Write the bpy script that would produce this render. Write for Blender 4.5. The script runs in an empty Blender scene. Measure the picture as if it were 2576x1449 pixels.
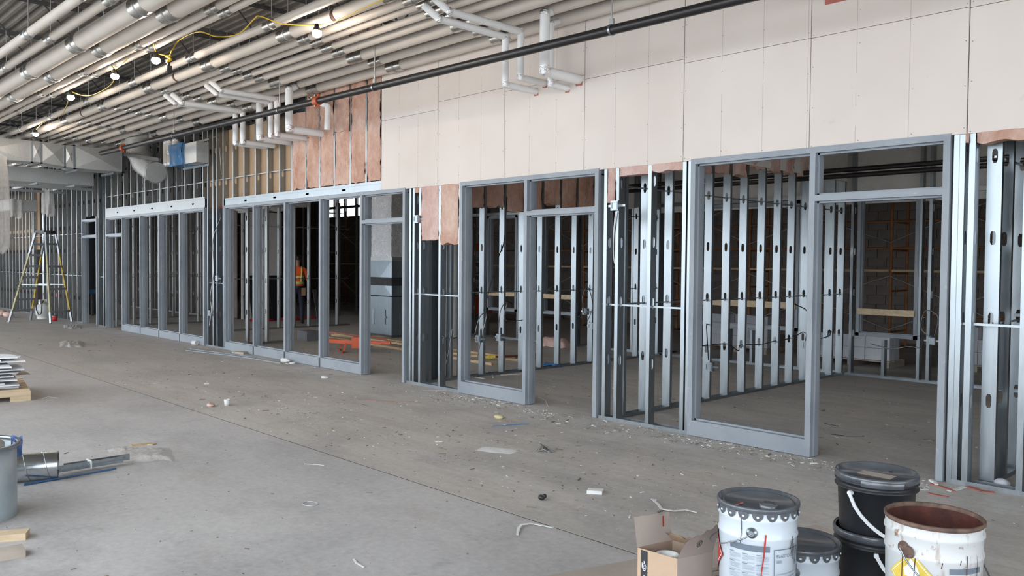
import bpy, math, random
from mathutils import Vector, Matrix, noise as mnoise
random.seed(7)
S = bpy.context.scene
COL = S.collection
PI = math.pi
# ---------------------------------------------------------------- camera
W_PX = 2576.0
YAW, PITCH, ROLL = 0.803080549, 0.0301852, 0.00897678
fw = Vector((-math.sin(YAW)*math.cos(PITCH), math.cos(YAW)*math.cos(PITCH), -math.sin(PITCH)))
rt = Vector((math.cos(YAW), math.sin(YAW), 0)); up = rt.cross(fw)
r2 = rt*math.cos(ROLL)+up*math.sin(ROLL); u2 = -rt*math.sin(ROLL)+up*math.cos(ROLL)
cd = bpy.data.cameras.new('camera'); cam = bpy.data.objects.new('camera', cd); COL.objects.link(cam)
m = Matrix((r2, u2, -fw)).transposed().to_4x4(); m.translation = Vector((0, -6.67689, 1.63)); cam.matrix_world = m
cd.sensor_width = 36.0; cd.lens = 2069.09/W_PX*36.0; cd.clip_start = 0.05; cd.clip_end = 500
S.camera = cam
# ---------------------------------------------------------------- world / exposure
w = bpy.data.worlds.new('sky'); S.world = w; w.use_nodes = True
bg = w.node_tree.nodes['Background']; bg.inputs[0].default_value = (0.85, 0.925, 1.0, 1); bg.inputs[1].default_value = 5.1
S.view_settings.view_transform = 'Standard'; S.view_settings.look = 'None'
S.view_settings.exposure = 0.0; S.view_settings.gamma = 1.0; S.view_settings.use_curve_mapping = False

def portal(loc, rot, sx, sy):
    l = bpy.data.lights.new('window_portal', 'AREA'); l.shape = 'RECTANGLE'; l.size = sx; l.size_y = sy
    l.cycles.is_portal = True
    o = bpy.data.objects.new('window_portal', l); o.location = loc; o.rotation_euler = rot; COL.objects.link(o)
EXT_Y = -8.9
WIN_Z = (0.15, 4.9)
WINS = [(-32.0+3.5*k, -28.75+3.5*k) for k in range(11)]
for a, b in WINS:
    portal(((a+b)/2, EXT_Y, sum(WIN_Z)/2), (-PI/2, 0, 0), b-a, WIN_Z[1]-WIN_Z[0])

# ---------------------------------------------------------------- mesh helpers
class MB:
    def __init__(s): s.v, s.f, s.mi, s.sm = [], [], [], []
    def add(s, vs, fs, mi=0, sm=False):
        b = len(s.v); s.v += [tuple(p) for p in vs]
        for f in fs: s.f.append([i+b for i in f]); s.mi.append(mi); s.sm.append(sm)
        return s
    def box(s, x0, x1, y0, y1, z0, z1, mi=0):
        vs = [(x0,y0,z0),(x1,y0,z0),(x1,y1,z0),(x0,y1,z0),(x0,y0,z1),(x1,y0,z1),(x1,y1,z1),(x0,y1,z1)]
        return s.add(vs, [(0,3,2,1),(4,5,6,7),(0,1,5,4),(1,2,6,5),(2,3,7,6),(3,0,4,7)], mi)
    def obox(s, c, ax, ay, az, mi=0):
        c, ax, ay, az = map(Vector, (c, ax, ay, az))
        vs = [c+ax*i+ay*j+az*k for k in (-1,1) for i, j in ((-1,-1),(1,-1),(1,1),(-1,1))]
        return s.add(vs, [(0,3,2,1),(4,5,6,7),(0,1,5,4),(1,2,6,5),(2,3,7,6),(3,0,4,7)], mi)
    def bar(s, p0, p1, wd, ht, upv=(0,0,1), mi=0):
        p0, p1 = Vector(p0), Vector(p1); d = p1-p0; t = d.normalized(); upv = Vector(upv)
        sd = t.cross(upv)
        if sd.length < 1e-4: sd = t.cross(Vector((1,0,0)))
        sd.normalize(); u = sd.cross(t)
        return s.obox((p0+p1)/2, d/2, sd*wd/2, u*ht/2, mi)
    def prism(s, poly, fn, a, b, mi=0):
        n = len(poly)
        vs = [fn(u, v, a) for u, v in poly]+[fn(u, v, b) for u, v in poly]
        fs = [(i, (i+1) % n, (i+1) % n+n, i+n) for i in range(n)]+[list(range(n))[::-1], list(range(n, 2*n))]
        return s.add(vs, fs, mi)
    def tube(s, pts, r, n=8, mi=0, caps=True, sm=True):
        pts = [Vector(p) for p in pts]; k = len(pts)
        rs = r if isinstance(r, (list, tuple)) else [r]*k
        tang = []
        for i in range(k):
            d = (pts[min(i+1, k-1)]-pts[max(i-1, 0)]); tang.append(d.normalized())
        ref = Vector((0,0,1)) if abs(tang[0].z) < .9 else Vector((1,0,0))
        nv = (ref-tang[0]*ref.dot(tang[0])).normalized(); vs = []
        for i in range(k):
            nv = (nv-tang[i]*nv.dot(tang[i])).normalized(); bv = tang[i].cross(nv)
            for j in range(n):
                a = 2*PI*j/n; vs.append(pts[i]+(nv*math.cos(a)+bv*math.sin(a))*rs[i])
        fs = [(i*n+j, i*n+(j+1) % n, (i+1)*n+(j+1) % n, (i+1)*n+j) for i in range(k-1) for j in range(n)]
        s.add(vs, fs, mi, sm)
        if caps:
            s.add(vs[:n], [list(range(n))[::-1]], mi); s.add(vs[-n:], [list(range(n))], mi)
        return s
    def cyl(s, p0, p1, r, n=12, mi=0, r1=None, caps=True):
        return s.tube([p0, p1], [r, r if r1 is None else r1], n, mi, caps)
    def lathe(s, prof, n=32, c=(0,0,0), mi=0, sm=True, a0=0.0, a1=2*PI):
        full = abs(a1-a0-2*PI) < 1e-6; kk = n if full else n+1
        vs = [(c[0]+r*math.cos(a0+(a1-a0)*j/n), c[1]+r*math.sin(a0+(a1-a0)*j/n), c[2]+z) for r, z in prof for j in range(kk)]
        fs = []
        for i in range(len(prof)-1):
            for j in range(n):
                j2 = (j+1) % kk
                fs.append((i*kk+j, i*kk+j2, (i+1)*kk+j2, (i+1)*kk+j))
        return s.add(vs, fs, mi, sm)
    def sph(s, c, r, nu=12, nv=8, mi=0, sc=(1,1,1)):
        prof = [(max(1e-4, r*math.sin(PI*i/nv)), -r*math.cos(PI*i/nv)) for i in range(nv+1)]
        b = len(s.v); s.lathe(prof, nu, (0,0,0), mi)
        for i in range(b, len(s.v)):
            p = s.v[i]; s.v[i] = (c[0]+p[0]*sc[0], c[1]+p[1]*sc[1], c[2]+p[2]*sc[2])
        return s
    def grid(s, nu, nv, fn, mi=0, sm=True):
        vs = [fn(i/nu, j/nv) for j in range(nv+1) for i in range(nu+1)]
        fs = [(j*(nu+1)+i, j*(nu+1)+i+1, (j+1)*(nu+1)+i+1, (j+1)*(nu+1)+i) for j in range(nv) for i in range(nu)]
        return s.add(vs, fs, mi, sm)
    def mesh(s, name, mats, off=(0,0,0)):
        me = bpy.data.meshes.new(name); o = off
        me.from_pydata([(p[0]-o[0], p[1]-o[1], p[2]-o[2]) for p in s.v], [], s.f)
        if not isinstance(mats, (list, tuple)): mats = [mats]
        for mt in mats: me.materials.append(mt)
        me.polygons.foreach_set('material_index', s.mi); me.polygons.foreach_set('use_smooth', s.sm)
        me.update(); return me

def link(name, data, parent=None, loc=None, rot=None):
    o = bpy.data.objects.new(name, data); COL.objects.link(o)
    if parent is not None: o.parent = parent
    if loc is not None: o.location = loc
    if rot is not None: o.rotation_euler = rot
    return o
def tag(o, label, cat, group=None, kind=None):
    o['label'] = label
    if cat: o['category'] = cat
    if group: o['group'] = group
    if kind: o['kind'] = kind
    return o
def thing(name, label, cat, loc=(0,0,0), rz=0, group=None):
    return tag(link(name, None, None, loc, (0,0,rz)), label, cat, group)
def structure(name, label=None):
    o = link(name, None); o['kind'] = 'structure'
    if label: o['label'] = label
    return o
def wpos(o):
    p = Vector((0,0,0))
    while o is not None: p += o.location; o = o.parent
    return p
def part(root, name, mb, mats, label=None):
    """mesh given in world coordinates (root unrotated)"""
    o = link(name, mb.mesh(name, mats, wpos(root)), root)
    if label: o['label'] = label
    return o
def lpart(root, name, mb, mats, loc=None, label=None):
    """mesh given in the root's local coordinates"""
    o = link(name, mb.mesh(name, mats), root, loc)
    if label: o['label'] = label
    return o
def solo(name, mb, mats, label, cat, base, group=None, kind=None):
    o = link(name, mb.mesh(name, mats, base), None, base)
    return tag(o, label, cat, group, kind)
def inst(root, name, me, loc, rot=None):
    o = link(name, me, root, Vector(loc)-wpos(root), rot); return o

# ---------------------------------------------------------------- materials
def nodemat(name):
    mt = bpy.data.materials.new(name); mt.use_nodes = True
    nt = mt.node_tree; return mt, nt, nt.nodes['Principled BSDF']
def N(nt, t, **kw):
    n = nt.nodes.new(t)
    for k, v in kw.items(): setattr(n, k, v)
    return n
def coords(nt, scale=(1,1,1), src='Object'):
    tc = N(nt, 'ShaderNodeTexCoord'); mp = N(nt, 'ShaderNodeMapping'); mp.inputs['Scale'].default_value = scale
    nt.links.new(tc.outputs[src], mp.inputs['Vector']); return mp.outputs['Vector']
def noise(nt, vec, scale, detail=4, rough=.55):
    n = N(nt, 'ShaderNodeTexNoise'); n.inputs['Scale'].default_value = scale; n.inputs['Detail'].default_value = detail
    n.inputs['Roughness'].default_value = rough; nt.links.new(vec, n.inputs['Vector']); return n.outputs['Fac']
def ramp(nt, fac, stops):
    r = N(nt, 'ShaderNodeValToRGB'); e = r.color_ramp.elements
    while len(e) > 1: e.remove(e[-1])
    e[0].position, e[0].color = stops[0][0], (*stops[0][1], 1)
    for p, c in stops[1:]:
        x = e.new(p); x.color = (*c, 1)
    nt.links.new(fac, r.inputs['Fac']); return r.outputs['Color']
def mix(nt, fac, a, b, mode='MIX'):
    mx = N(nt, 'ShaderNodeMix', data_type='RGBA', blend_type=mode)
    for i, v in ((0, fac), (6, a), (7, b)):
        if hasattr(v, 'links'): nt.links.new(v, mx.inputs[i])
        elif i == 0: mx.inputs[0].default_value = v
        else: mx.inputs[i].default_value = (*v, 1)
    return mx.outputs[2]
def math_(nt, op, a, b=0.0, c=0.0):
    n = N(nt, 'ShaderNodeMath', operation=op)
    for i, v in enumerate((a, b, c)):
        if hasattr(v, 'links'): nt.links.new(v, n.inputs[i])
        else: n.inputs[i].default_value = v
    return n.outputs[0]
def bump(nt, bs, h, strength=.3, dist=.01):
    b = N(nt, 'ShaderNodeBump'); b.inputs['Strength'].default_value = strength; b.inputs['Distance'].default_value = dist
    nt.links.new(h, b.inputs['Height']); nt.links.new(b.outputs['Normal'], bs.inputs['Normal'])
def simple(name, col, rough=.6, metal=0., var=.12, scale=8., spec=None, bmp=0., bscale=40., stretch=(1,1,1)):
    mt, nt, bs = nodemat(name); v = coords(nt, stretch)
    f = noise(nt, v, scale)
    lo = tuple(max(0, c*(1-var)) for c in col); hi = tuple(min(1, c*(1+var)) for c in col)
    nt.links.new(ramp(nt, f, [(.3, lo), (.7, hi)]), bs.inputs['Base Color'])
    bs.inputs['Roughness'].default_value = rough; bs.inputs['Metallic'].default_value = metal
    if spec is not None: bs.inputs['Specular IOR Level'].default_value = spec
    if bmp: bump(nt, bs, noise(nt, v, bscale, 3), bmp)
    return mt
def galv(name, col=(.60,.65,.69), rough=(.24,.42), stretch=(1,1,.15), metal=1.0):
    mt, nt, bs = nodemat(name); v = coords(nt, stretch)
    f = noise(nt, v, 30, 3); g = noise(nt, coords(nt), 2.2, 3)
    c = ramp(nt, f, [(.3, tuple(x*.88 for x in col)), (.7, tuple(min(1, x*1.1) for x in col))])
    nt.links.new(mix(nt, .35, c, ramp(nt, g, [(.3, tuple(x*.75 for x in col)), (.7, col)])), bs.inputs['Base Color'])
    bs.inputs['Metallic'].default_value = metal
    rr = N(nt, 'ShaderNodeMapRange'); rr.inputs['To Min'].default_value, rr.inputs['To Max'].default_value = rough
    nt.links.new(f, rr.inputs['Value']); nt.links.new(rr.outputs[0], bs.inputs['Roughness'])
    bump(nt, bs, noise(nt, coords(nt, (1,1,.5)), 6, 2), .08, .02)
    return mt
M = {}
M['galv'] = galv('galvanised_steel', (.36,.395,.42), (.25,.45))
M['galv_dull'] = galv('galvanised_steel_dull', (.42,.43,.43), (.34,.52))
M['duct'] = galv('duct_sheet_metal', (.62,.62,.60), (.42,.55), (1,1,1), .7)
M['duct_dark'] = galv('cabinet_sheet_metal', (.27,.31,.34), (.32,.46), (1,1,1))
M['duct_bright'] = galv('spiral_duct_metal', (.66,.70,.73), (.16,.26), (1,1,1))
M['saddle'] = galv('saddle_sheet_metal', (.58,.56,.52), (.22,.36), (1,1,1))
def paint_frame():
    mt, nt, bs = nodemat('primer_grey_paint'); v = coords(nt)
    f = noise(nt, v, 1.6, 5, .6); g = noise(nt, v, 14, 4)
    c = ramp(nt, f, [(.25, (.20,.225,.26)), (.5, (.265,.29,.32)), (.75, (.30,.325,.35))])
    c = mix(nt, math_(nt, 'MULTIPLY', math_(nt, 'GREATER_THAN', g, .68), .35), c, (.40,.42,.44))
    nt.links.new(c, bs.inputs['Base Color']); bs.inputs['Roughness'].default_value = .42
    bump(nt, bs, noise(nt, v, 60, 2), .05); return mt
M['frame'] = paint_frame()
M['frame_old'] = simple('primer_grey_dusty', (.20,.195,.185), .6)
def drywall():
    mt, nt, bs = nodemat('drywall_paper'); v = coords(nt)
    f = noise(nt, v, .9, 3); g = noise(nt, v, 5, 4)
    c = ramp(nt, f, [(.3, (.66,.58,.525)), (.7, (.72,.645,.59))])
    c = mix(nt, math_(nt, 'MULTIPLY', math_(nt, 'GREATER_THAN', g, .70), .18), c, (.52,.44,.36))
    sx = N(nt, 'ShaderNodeSeparateXYZ'); nt.links.new(v, sx.inputs[0])
    t = math_(nt, 'DIVIDE', math_(nt, 'ADD', sx.outputs[0], 9.54), .4147)
    d = math_(nt, 'ABSOLUTE', math_(nt, 'SUBTRACT', math_(nt, 'FRACT', math_(nt, 'ADD', t, .5)), .5))
    wob = noise(nt, coords(nt, (1,1,1)), 1.3, 2)
    ln = math_(nt, 'MULTIPLY', math_(nt, 'LESS_THAN', d, .0058), math_(nt, 'GREATER_THAN', wob, .42))
    c = mix(nt, math_(nt, 'MULTIPLY', ln, .5), c, (.28,.24,.21))
    nt.links.new(c, bs.inputs['Base Color']); bs.inputs['Roughness'].default_value = .85; return mt
M['drywall'] = drywall()
M['drywall_plain'] = simple('drywall_plain', (.66,.63,.59), .85, var=.05)
M['white_board'] = simple('white_board', (.74,.75,.77), .75, var=.05)
M['tan_board'] = simple('tan_gypsum_back', (.40,.27,.165), .85, var=.1, scale=3)
M['dark_board'] = simple('dark_sheathing', (.05,.052,.06), .7)
def insul(name, a, b, c3):
    mt, nt, bs = nodemat(name); v = coords(nt, (1,1,.6))
    n1 = noise(nt, v, 11, 7, .7); n2 = noise(nt, v, 2.6, 5)
    c = ramp(nt, n1, [(.25, a), (.5, b), (.72, c3)])
    nt.links.new(mix(nt, .45, c, ramp(nt, n2, [(.35, a), (.65, c3)])), bs.inputs['Base Color'])
    bs.inputs['Roughness'].default_value = .95; bs.inputs['Specular IOR Level'].default_value = .1
    bump(nt, bs, n1, 1.0, .05); return mt
M['insul'] = insul('pink_fibreglass', (.47,.23,.15), (.68,.41,.31), (.82,.64,.55))
M['insul_pink'] = insul('pale_pink_fibreglass', (.56,.31,.25), (.73,.48,.42), (.83,.66,.60))
def concrete():
    mt, nt, bs = nodemat('concrete_floor'); v = coords(nt)
    n1 = noise(nt, v, .55, 6, .62); n2 = noise(nt, coords(nt, (1.6,.55,1)), 2.6, 6, .65); n3 = noise(nt, v, 22, 5, .7)
    n4 = noise(nt, coords(nt, (.35,2.2,1)), 1.2, 5, .6)
    sx = N(nt, 'ShaderNodeSeparateXYZ'); nt.links.new(v, sx.inputs[0])
    clean = ramp(nt, n1, [(.25, (.40,.385,.37)), (.5, (.50,.482,.475)), (.75, (.57,.55,.53))])
    dusty = ramp(nt, n4, [(.25, (.46,.42,.375)), (.5, (.54,.50,.455)), (.75, (.61,.575,.54))])
    # older dusty pour lies between the joint and the partition
    yy = math_(nt, 'ADD', sx.outputs[1], math_(nt, 'MULTIPLY', math_(nt, 'SUBTRACT', n1, .5), .35))
    side = N(nt, 'ShaderNodeMapRange'); side.inputs['From Min'].default_value = -3.08; side.inputs['From Max'].default_value = -2.92
    nt.links.new(yy, side.inputs['Value'])
    c = mix(nt, side.outputs[0], clean, dusty)
    # brown dust thickens towards the far end of the hall
    far = N(nt, 'ShaderNodeMapRange'); far.inputs['From Min'].default_value = -8; far.inputs['From Max'].default_value = -16
    nt.links.new(sx.outputs[0], far.inputs['Value'])
    c = mix(nt, math_(nt, 'MULTIPLY', far.outputs[0], .55), c, (.40,.325,.26))
    # dark scuffs, brown smears, white plaster dust along the wall line
    c = mix(nt, math_(nt, 'MULTIPLY', ramp_v(nt, n2, .60, .72), .5), c, (.27,.265,.265))
    c = mix(nt, math_(nt, 'MULTIPLY', ramp_v(nt, noise(nt, coords(nt, (.7,1.5,1)), 1.1, 5, .6), .60, .74), .4), c, (.35,.285,.22))
    wl = math_(nt, 'SUBTRACT', 1.0, math_(nt, 'MINIMUM', math_(nt, 'MULTIPLY', math_(nt, 'ABSOLUTE', math_(nt, 'ADD', sx.outputs[1], .35)), 1.6), 1.0))
    dust = math_(nt, 'MULTIPLY', wl, ramp_v(nt, n2, .38, .62))
    c = mix(nt, math_(nt, 'MULTIPLY', dust, .6), c, (.70,.70,.70))
    c = mix(nt, math_(nt, 'MULTIPLY', ramp_v(nt, noise(nt, coords(nt, (.8,1.6,1)), 1.9, 6, .7), .66, .76), .5), c, (.70,.69,.67))
    sm = noise(nt, coords(nt, (.9,1.3,1)), .9, 7, .68)                      # trodden-in smudges
    c = mix(nt, math_(nt, 'MULTIPLY', ramp_v(nt, sm, .47, .64), .62), c, (.31,.30,.295))
    st = noise(nt, coords(nt, (.5,5.0,1)), 1.6, 6, .65)                      # broom streaks along the wall
    c = mix(nt, math_(nt, 'MULTIPLY', math_(nt, 'MULTIPLY', ramp_v(nt, st, .48, .66), side.outputs[0]), .45), c, (.36,.31,.26))
    pt = noise(nt, v, 4.5, 6, .75)
    c = mix(nt, math_(nt, 'MULTIPLY', ramp_v(nt, pt, .60, .68), .5), c, (.26,.24,.22))
    c = mix(nt, .22, c, ramp(nt, n3, [(.3, (.15,.14,.13)), (.7, (.66,.65,.64))]))
    nt.links.new(c, bs.inputs['Base Color']); bs.inputs['Roughness'].default_value = .62; bs.inputs['Specular IOR Level'].default_value = .35
    bump(nt, bs, n3, .12, .01); return mt
def ramp_v(nt, f, a, b):
    r = N(nt, 'ShaderNodeMapRange'); r.inputs['From Min'].default_value = a; r.inputs['From Max'].default_value = b
    nt.links.new(f, r.inputs['Value']); return r.outputs[0]
M['concrete'] = concrete()
M['ground'] = simple('outdoor_ground', (.62,.61,.59), .9, scale=1)
M['pipe'] = simple('pipe_jacket_white', (.60,.535,.47), .62, var=.05, scale=3, bmp=.15, bscale=14)
M['pipe_new'] = simple('pipe_jacket_bright', (.78,.77,.76), .6, var=.04, scale=4, bmp=.2, bscale=16)
def foil():
    mt, nt, bs = nodemat('aluminium_foil_tape'); v = coords(nt)
    bs.inputs['Base Color'].default_value = (.92,.92,.93,1); bs.inputs['Metallic'].default_value = 1; bs.inputs['Roughness'].default_value = .2
    bump(nt, bs, noise(nt, v, 40, 4, .6), 1.0, .02); return mt
M['foil'] = foil()
M['black_pipe'] = simple('black_steel_pipe', (.014,.012,.012), .36, .0, var=.3, scale=5)
M['orange_paint'] = simple('orange_coupling', (.42,.085,.025), .45)
M['orange_rust'] = simple('scaffold_orange', (.28,.105,.03), .6, var=.3, scale=6)
M['lift_orange'] = simple('lift_orange', (.55,.085,.02), .45)
M['rod'] = simple('zinc_rod', (.45,.45,.45), .4, 1.0)
M['joist'] = simple('joist_dark_paint', (.075,.070,.068), .7)
M['deck'] = simple('roof_deck_steel', (.24,.215,.19), .65, .2, var=.15)
M['yellow_cord'] = simple('yellow_cord', (.62,.40,.03), .5)
M['black'] = simple('black_plastic', (.018,.018,.02), .38, var=.2)
M['black_rubber'] = simple('black_rubber', (.02,.02,.022), .6)
M['grey_cable'] = simple('armoured_cable', (.30,.30,.30), .4, .7)
M['column'] = simple('column_navy_paint', (.030,.036,.046), .5)
M['sono'] = simple('cardboard_form_tube', (.60,.60,.59), .8)
M['wood'] = simple('spruce_lumber', (.50,.36,.22), .75, var=.25, scale=4, stretch=(.6,6,6))
M['wood_pale'] = simple('pale_lumber', (.58,.45,.30), .75, var=.2, scale=4, stretch=(3,.6,6))
M['wood_grey'] = simple('weathered_board', (.40,.345,.29), .8, var=.2, scale=5)
M['ply'] = simple('plywood_face', (.42,.36,.31), .8, var=.12, scale=3)
M['cmu'] = simple('concrete_block_wall', (.19,.16,.14), .9, var=.12, scale=3, bmp=.3, bscale=60)
M['cmu_joint'] = simple('block_mortar', (.155,.132,.115), .95)
M['cmu_white'] = simple('pale_block', (.55,.56,.60), .9, var=.08, scale=5)
M['cmu_grey'] = simple('grey_block', (.14,.14,.15), .9)
M['hivis'] = simple('hi_vis_orange', (.85,.11,.015), .7)
M['reflect'] = simple('reflective_lime', (.62,.72,.20), .4)
M['jeans'] = simple('dark_trousers', (.022,.027,.042), .85)
M['skin'] = simple('skin', (.42,.23,.16), .6)
M['boot'] = simple('work_boot', (.03,.025,.02), .7)
M['leather'] = simple('leather_pouch', (.30,.16,.08), .7)
M['ladder_yel'] = simple('ladder_fibreglass_cream', (.55,.49,.28), .5)
M['ladder_yel2'] = simple('ladder_fibreglass_yellow', (.58,.40,.06), .5)
M['alum'] = galv('aluminium_dull', (.45,.46,.48), (.35,.5))
M['tank'] = simple('tank_white', (.62,.62,.60), .4)
M['red'] = simple('red_paint', (.45,.02,.02), .5)
M['blue_bench'] = simple('blue_steel', (.03,.10,.22), .5)
M['pail_white'] = simple('pail_white_enamel', (.55,.60,.66), .25, var=.03, scale=3)
M['print_grey'] = simple('print_slate', (.13,.16,.20), .6)
M['print_lite'] = simple('print_fine_grey', (.36,.40,.46), .6)
M['label_white'] = simple('label_paper', (.74,.79,.84), .5, var=.02)
M['warn_red'] = simple('warning_red', (.36,.03,.02), .45)
M['warn_yel'] = simple('warning_yellow', (.62,.46,.07), .5, var=.15, scale=20)
M['rust'] = simple('rust_brown', (.075,.018,.011), .75, var=.45, scale=14, bmp=.3)
M['rust_rim'] = simple('rusted_rim', (.13,.08,.06), .7, var=.5, scale=20)
def rusty_white():
    mt, nt, bs = nodemat('pail_white_rusted'); v = coords(nt)
    g = noise(nt, v, 24, 5, .6); h = noise(nt, coords(nt, (1,1,.25)), 30, 3)
    c = mix(nt, math_(nt, 'MULTIPLY', ramp_v(nt, g, .60, .66), .85), (.56,.57,.57), (.22,.10,.04))
    c = mix(nt, math_(nt, 'MULTIPLY', ramp_v(nt, h, .60, .70), .6), c, (.30,.22,.16))
    nt.links.new(c, bs.inputs['Base Color']); bs.inputs['Roughness'].default_value = .35; return mt
M['pail_rusty'] = rusty_white()
M['lid'] = simple('pail_lid_black', (.075,.083,.096), .25, var=.3, scale=6, spec=.9)
M['black_hdpe'] = simple('black_pail_plastic', (.016,.017,.02), .42, var=.2, scale=4)
M['handle_white'] = simple('white_plastic_bail', (.72,.74,.77), .45, var=.03)
M['wire'] = simple('bail_wire', (.30,.32,.35), .35, 1.0)
M['card'] = simple('corrugated_cardboard', (.46,.325,.225), .85, var=.08, scale=6)
M['card_grey'] = simple('cardboard_greyer', (.40,.335,.295), .85, var=.08, scale=6)  # greyer cardboard tone for one box side, flaps and a lid label
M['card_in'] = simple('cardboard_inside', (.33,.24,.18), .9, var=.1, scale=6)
M['print_black'] = simple('print_black', (.025,.025,.028), .6)
def film(name, col, alpha):
    mt, nt, bs = nodemat(name); v = coords(nt)
    bs.inputs['Base Color'].default_value = (*col, 1); bs.inputs['Roughness'].default_value = .25
    f = noise(nt, v, 9, 5, .7); bump(nt, bs, f, .8, .03)
    tr = N(nt, 'ShaderNodeBsdfTransparent'); ms = N(nt, 'ShaderNodeMixShader')
    fac = N(nt, 'ShaderNodeMapRange'); fac.inputs['To Min'].default_value = alpha-.2; fac.inputs['To Max'].default_value = min(1, alpha+.2)
    nt.links.new(f, fac.inputs['Value']); nt.links.new(fac.outputs[0], ms.inputs[0])
    nt.links.new(tr.outputs[0], ms.inputs[1]); nt.links.new(bs.outputs[0], ms.inputs[2])
    nt.links.new(ms.outputs[0], nt.nodes['Material Output'].inputs['Surface']); return mt
M['film'] = film('polythene_film', (.70,.66,.63), .55)
M['film_clear'] = film('clear_film', (.55,.54,.53), .5)
M['blue_film'] = film('blue_film', (.03,.17,.38), .85)
def emit(name, col, st):
    mt, nt, bs = nodemat(name); bs.inputs['Base Color'].default_value = (*col, 1)
    bs.inputs['Emission Color'].default_value = (*col, 1); bs.inputs['Emission Strength'].default_value = st; return mt
M['bulb'] = emit('lit_bulb', (1.0,.88,.74), 260)
M['fill_lamp_face'] = emit('fill_lamp_face', (1.0,.93,.85), 42)  # glowing face of the fill lamps added inside the rooms
M['paper'] = simple('paper_scrap', (.72,.72,.70), .8, var=.05)
M['dirt'] = simple('dirt_debris', (.22,.185,.15), .9, var=.4, scale=20)
M['red_scrap'] = simple('red_tape', (.42,.13,.10), .7)
M['blue_scrap'] = simple('blue_rope', (.06,.20,.42), .7)
M['denim'] = simple('blue_check_cloth', (.10,.16,.36), .85, var=.5, scale=30)
M['tank_blue'] = simple('bluish_galv_paint', (.46,.53,.57), .4, .4)

# ================================================================ THE SETTING
floor = structure('floor')
for a, b in ((-9.05, -2.988), (-2.976, 13.0)):
    part(floor, 'slab', MB().box(-36, 9.5, a, b, -.15, 0), M['concrete'])
part(floor, 'sub_base', MB().box(-36, 9.5, -2.9879, -2.9761, -.16, -.0008), M['dark_board'])
gr = structure('ground_outside'); part(gr, 'yard', MB().box(-80, 60, -90, -9.06, -.4, -.12), M['ground'])

DECK = 5.3
ceiling = structure('ceiling')
mb = MB(); per = .152; ys = []; y = -9.4
while y < 13.0:
    ys += [(y, DECK), (y+.05, DECK), (y+.07, DECK+.045), (y+.132, DECK+.045)]; y += per
vs = [(-36.2, a, z) for a, z in ys]+[(9.7, a, z) for a, z in ys]; n = len(ys)
mb.add(vs, [(i, i+1, n+i+1, n+i) for i in range(n-1)]); part(ceiling, 'roof_deck', mb, M['deck'])
part(ceiling, 'roof_insulation', MB().box(-36.2, 9.7, -9.4, 13.0, DECK+.05, DECK+.16), M['deck'])
mb = MB(); jb, jt = 4.74, DECK-.01
for z in (jb, jt-.05):
    for dx in (-.035, .012): mb.box(dx, dx+.023, -8.75, 12.9, z, z+.045)
yy = -8.7
while yy < 12.5:
    mb.bar((0, yy, jt-.03), (0, yy+.45, jb+.03), .022, .022); mb.bar((0, yy+.45, jb+.03), (0, yy+.9, jt-.03), .022, .022); yy += .9
jme = mb.mesh('roof_joist', M['joist'])
for k in range(-12, 9): inst(ceiling, 'roof_joist', jme, (-8.95+2.1*k, 0, 0))

# outside wall behind the camera, with its big unglazed openings
wx = structure('wall_exterior')
zx = [(-36, WINS[0][0])]+[(WINS[i][1], WINS[i+1][0]) for i in range(len(WINS)-1)]+[(WINS[-1][1], 9.5)]
for a, b in zx: part(wx, 'pier', MB().box(a, b, EXT_Y-.15, EXT_Y+.15, 0, DECK), M['drywall_plain'])
for a, b in WINS:
    part(wx, 'sill_wall', MB().box(a, b, EXT_Y-.15, EXT_Y+.15, 0, WIN_Z[0]), M['drywall_plain'])
    part(wx, 'head_wall', MB().box(a, b, EXT_Y-.15, EXT_Y+.15, WIN_Z[1], DECK), M['drywall_plain'])
we = structure('wall_end_right')
part(we, 'lining', MB().box(9.3, 9.5, -1.0, 13, 0, DECK), M['drywall_plain'])
part(we, 'sill_wall', MB().box(9.3, 9.5, -9.05, -1.0, 0, WIN_Z[0]), M['drywall_plain'])
part(we, 'head_wall', MB().box(9.3, 9.5, -9.05, -1.0, WIN_Z[1], DECK), M['drywall_plain'])
portal((9.4, -5, 2.5), (-PI/2, 0, PI/2), 8, 4.7)
wl = structure('wall_end_left')
part(wl, 'lining', MB().box(-36.0, -35.8, -2.6, 13, 0, DECK), M['cmu'])
part(wl, 'sill_wall', MB().box(-36.0, -35.8, -9.05, -2.6, 0, .6), M['cmu']); part(wl, 'head_wall', MB().box(-36.0, -35.8, -9.05, -2.6, 4.0, DECK), M['cmu'])
portal((-35.9, -5.8, 2.3), (PI/2, 0, PI/2), 6.2, 3.4)

# ---- studs
HOLE = [(.019,-.03),(.019,.03),(.010,.052),(-.010,.052),(-.019,.03),(-.019,-.03),(-.010,-.052),(.010,-.052)]
def strip(mb, L, wd, holes, fn, k=1.0, kx=None):
    """flat strip u in 0..wd, t in 0..L with slots; fn(u,t)->xyz"""
    kx = k if kx is None else kx
    t0 = 0.0; c = wd/2
    for h in sorted(holes):
        a, b = h-.07*k, h+.07*k
        if a < t0 or b > L: continue
        mb.add([fn(0,t0), fn(wd,t0), fn(wd,a), fn(0,a)], [(0,1,2,3)])
        hv = [fn(c+u*kx, h+v*k) for u, v in HOLE]
        mb.add([fn(0,a), fn(wd,a), fn(wd,b), fn(0,b)]+hv,
               [(1,2,5,4), (2,3,8,7,6,5), (3,0,9,8), (0,1,4,11,10,9)])
        t0 = b
    mb.add([fn(0,t0), fn(wd,t0), fn(wd,L), fn(0,L)], [(0,1,2,3)])
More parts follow.
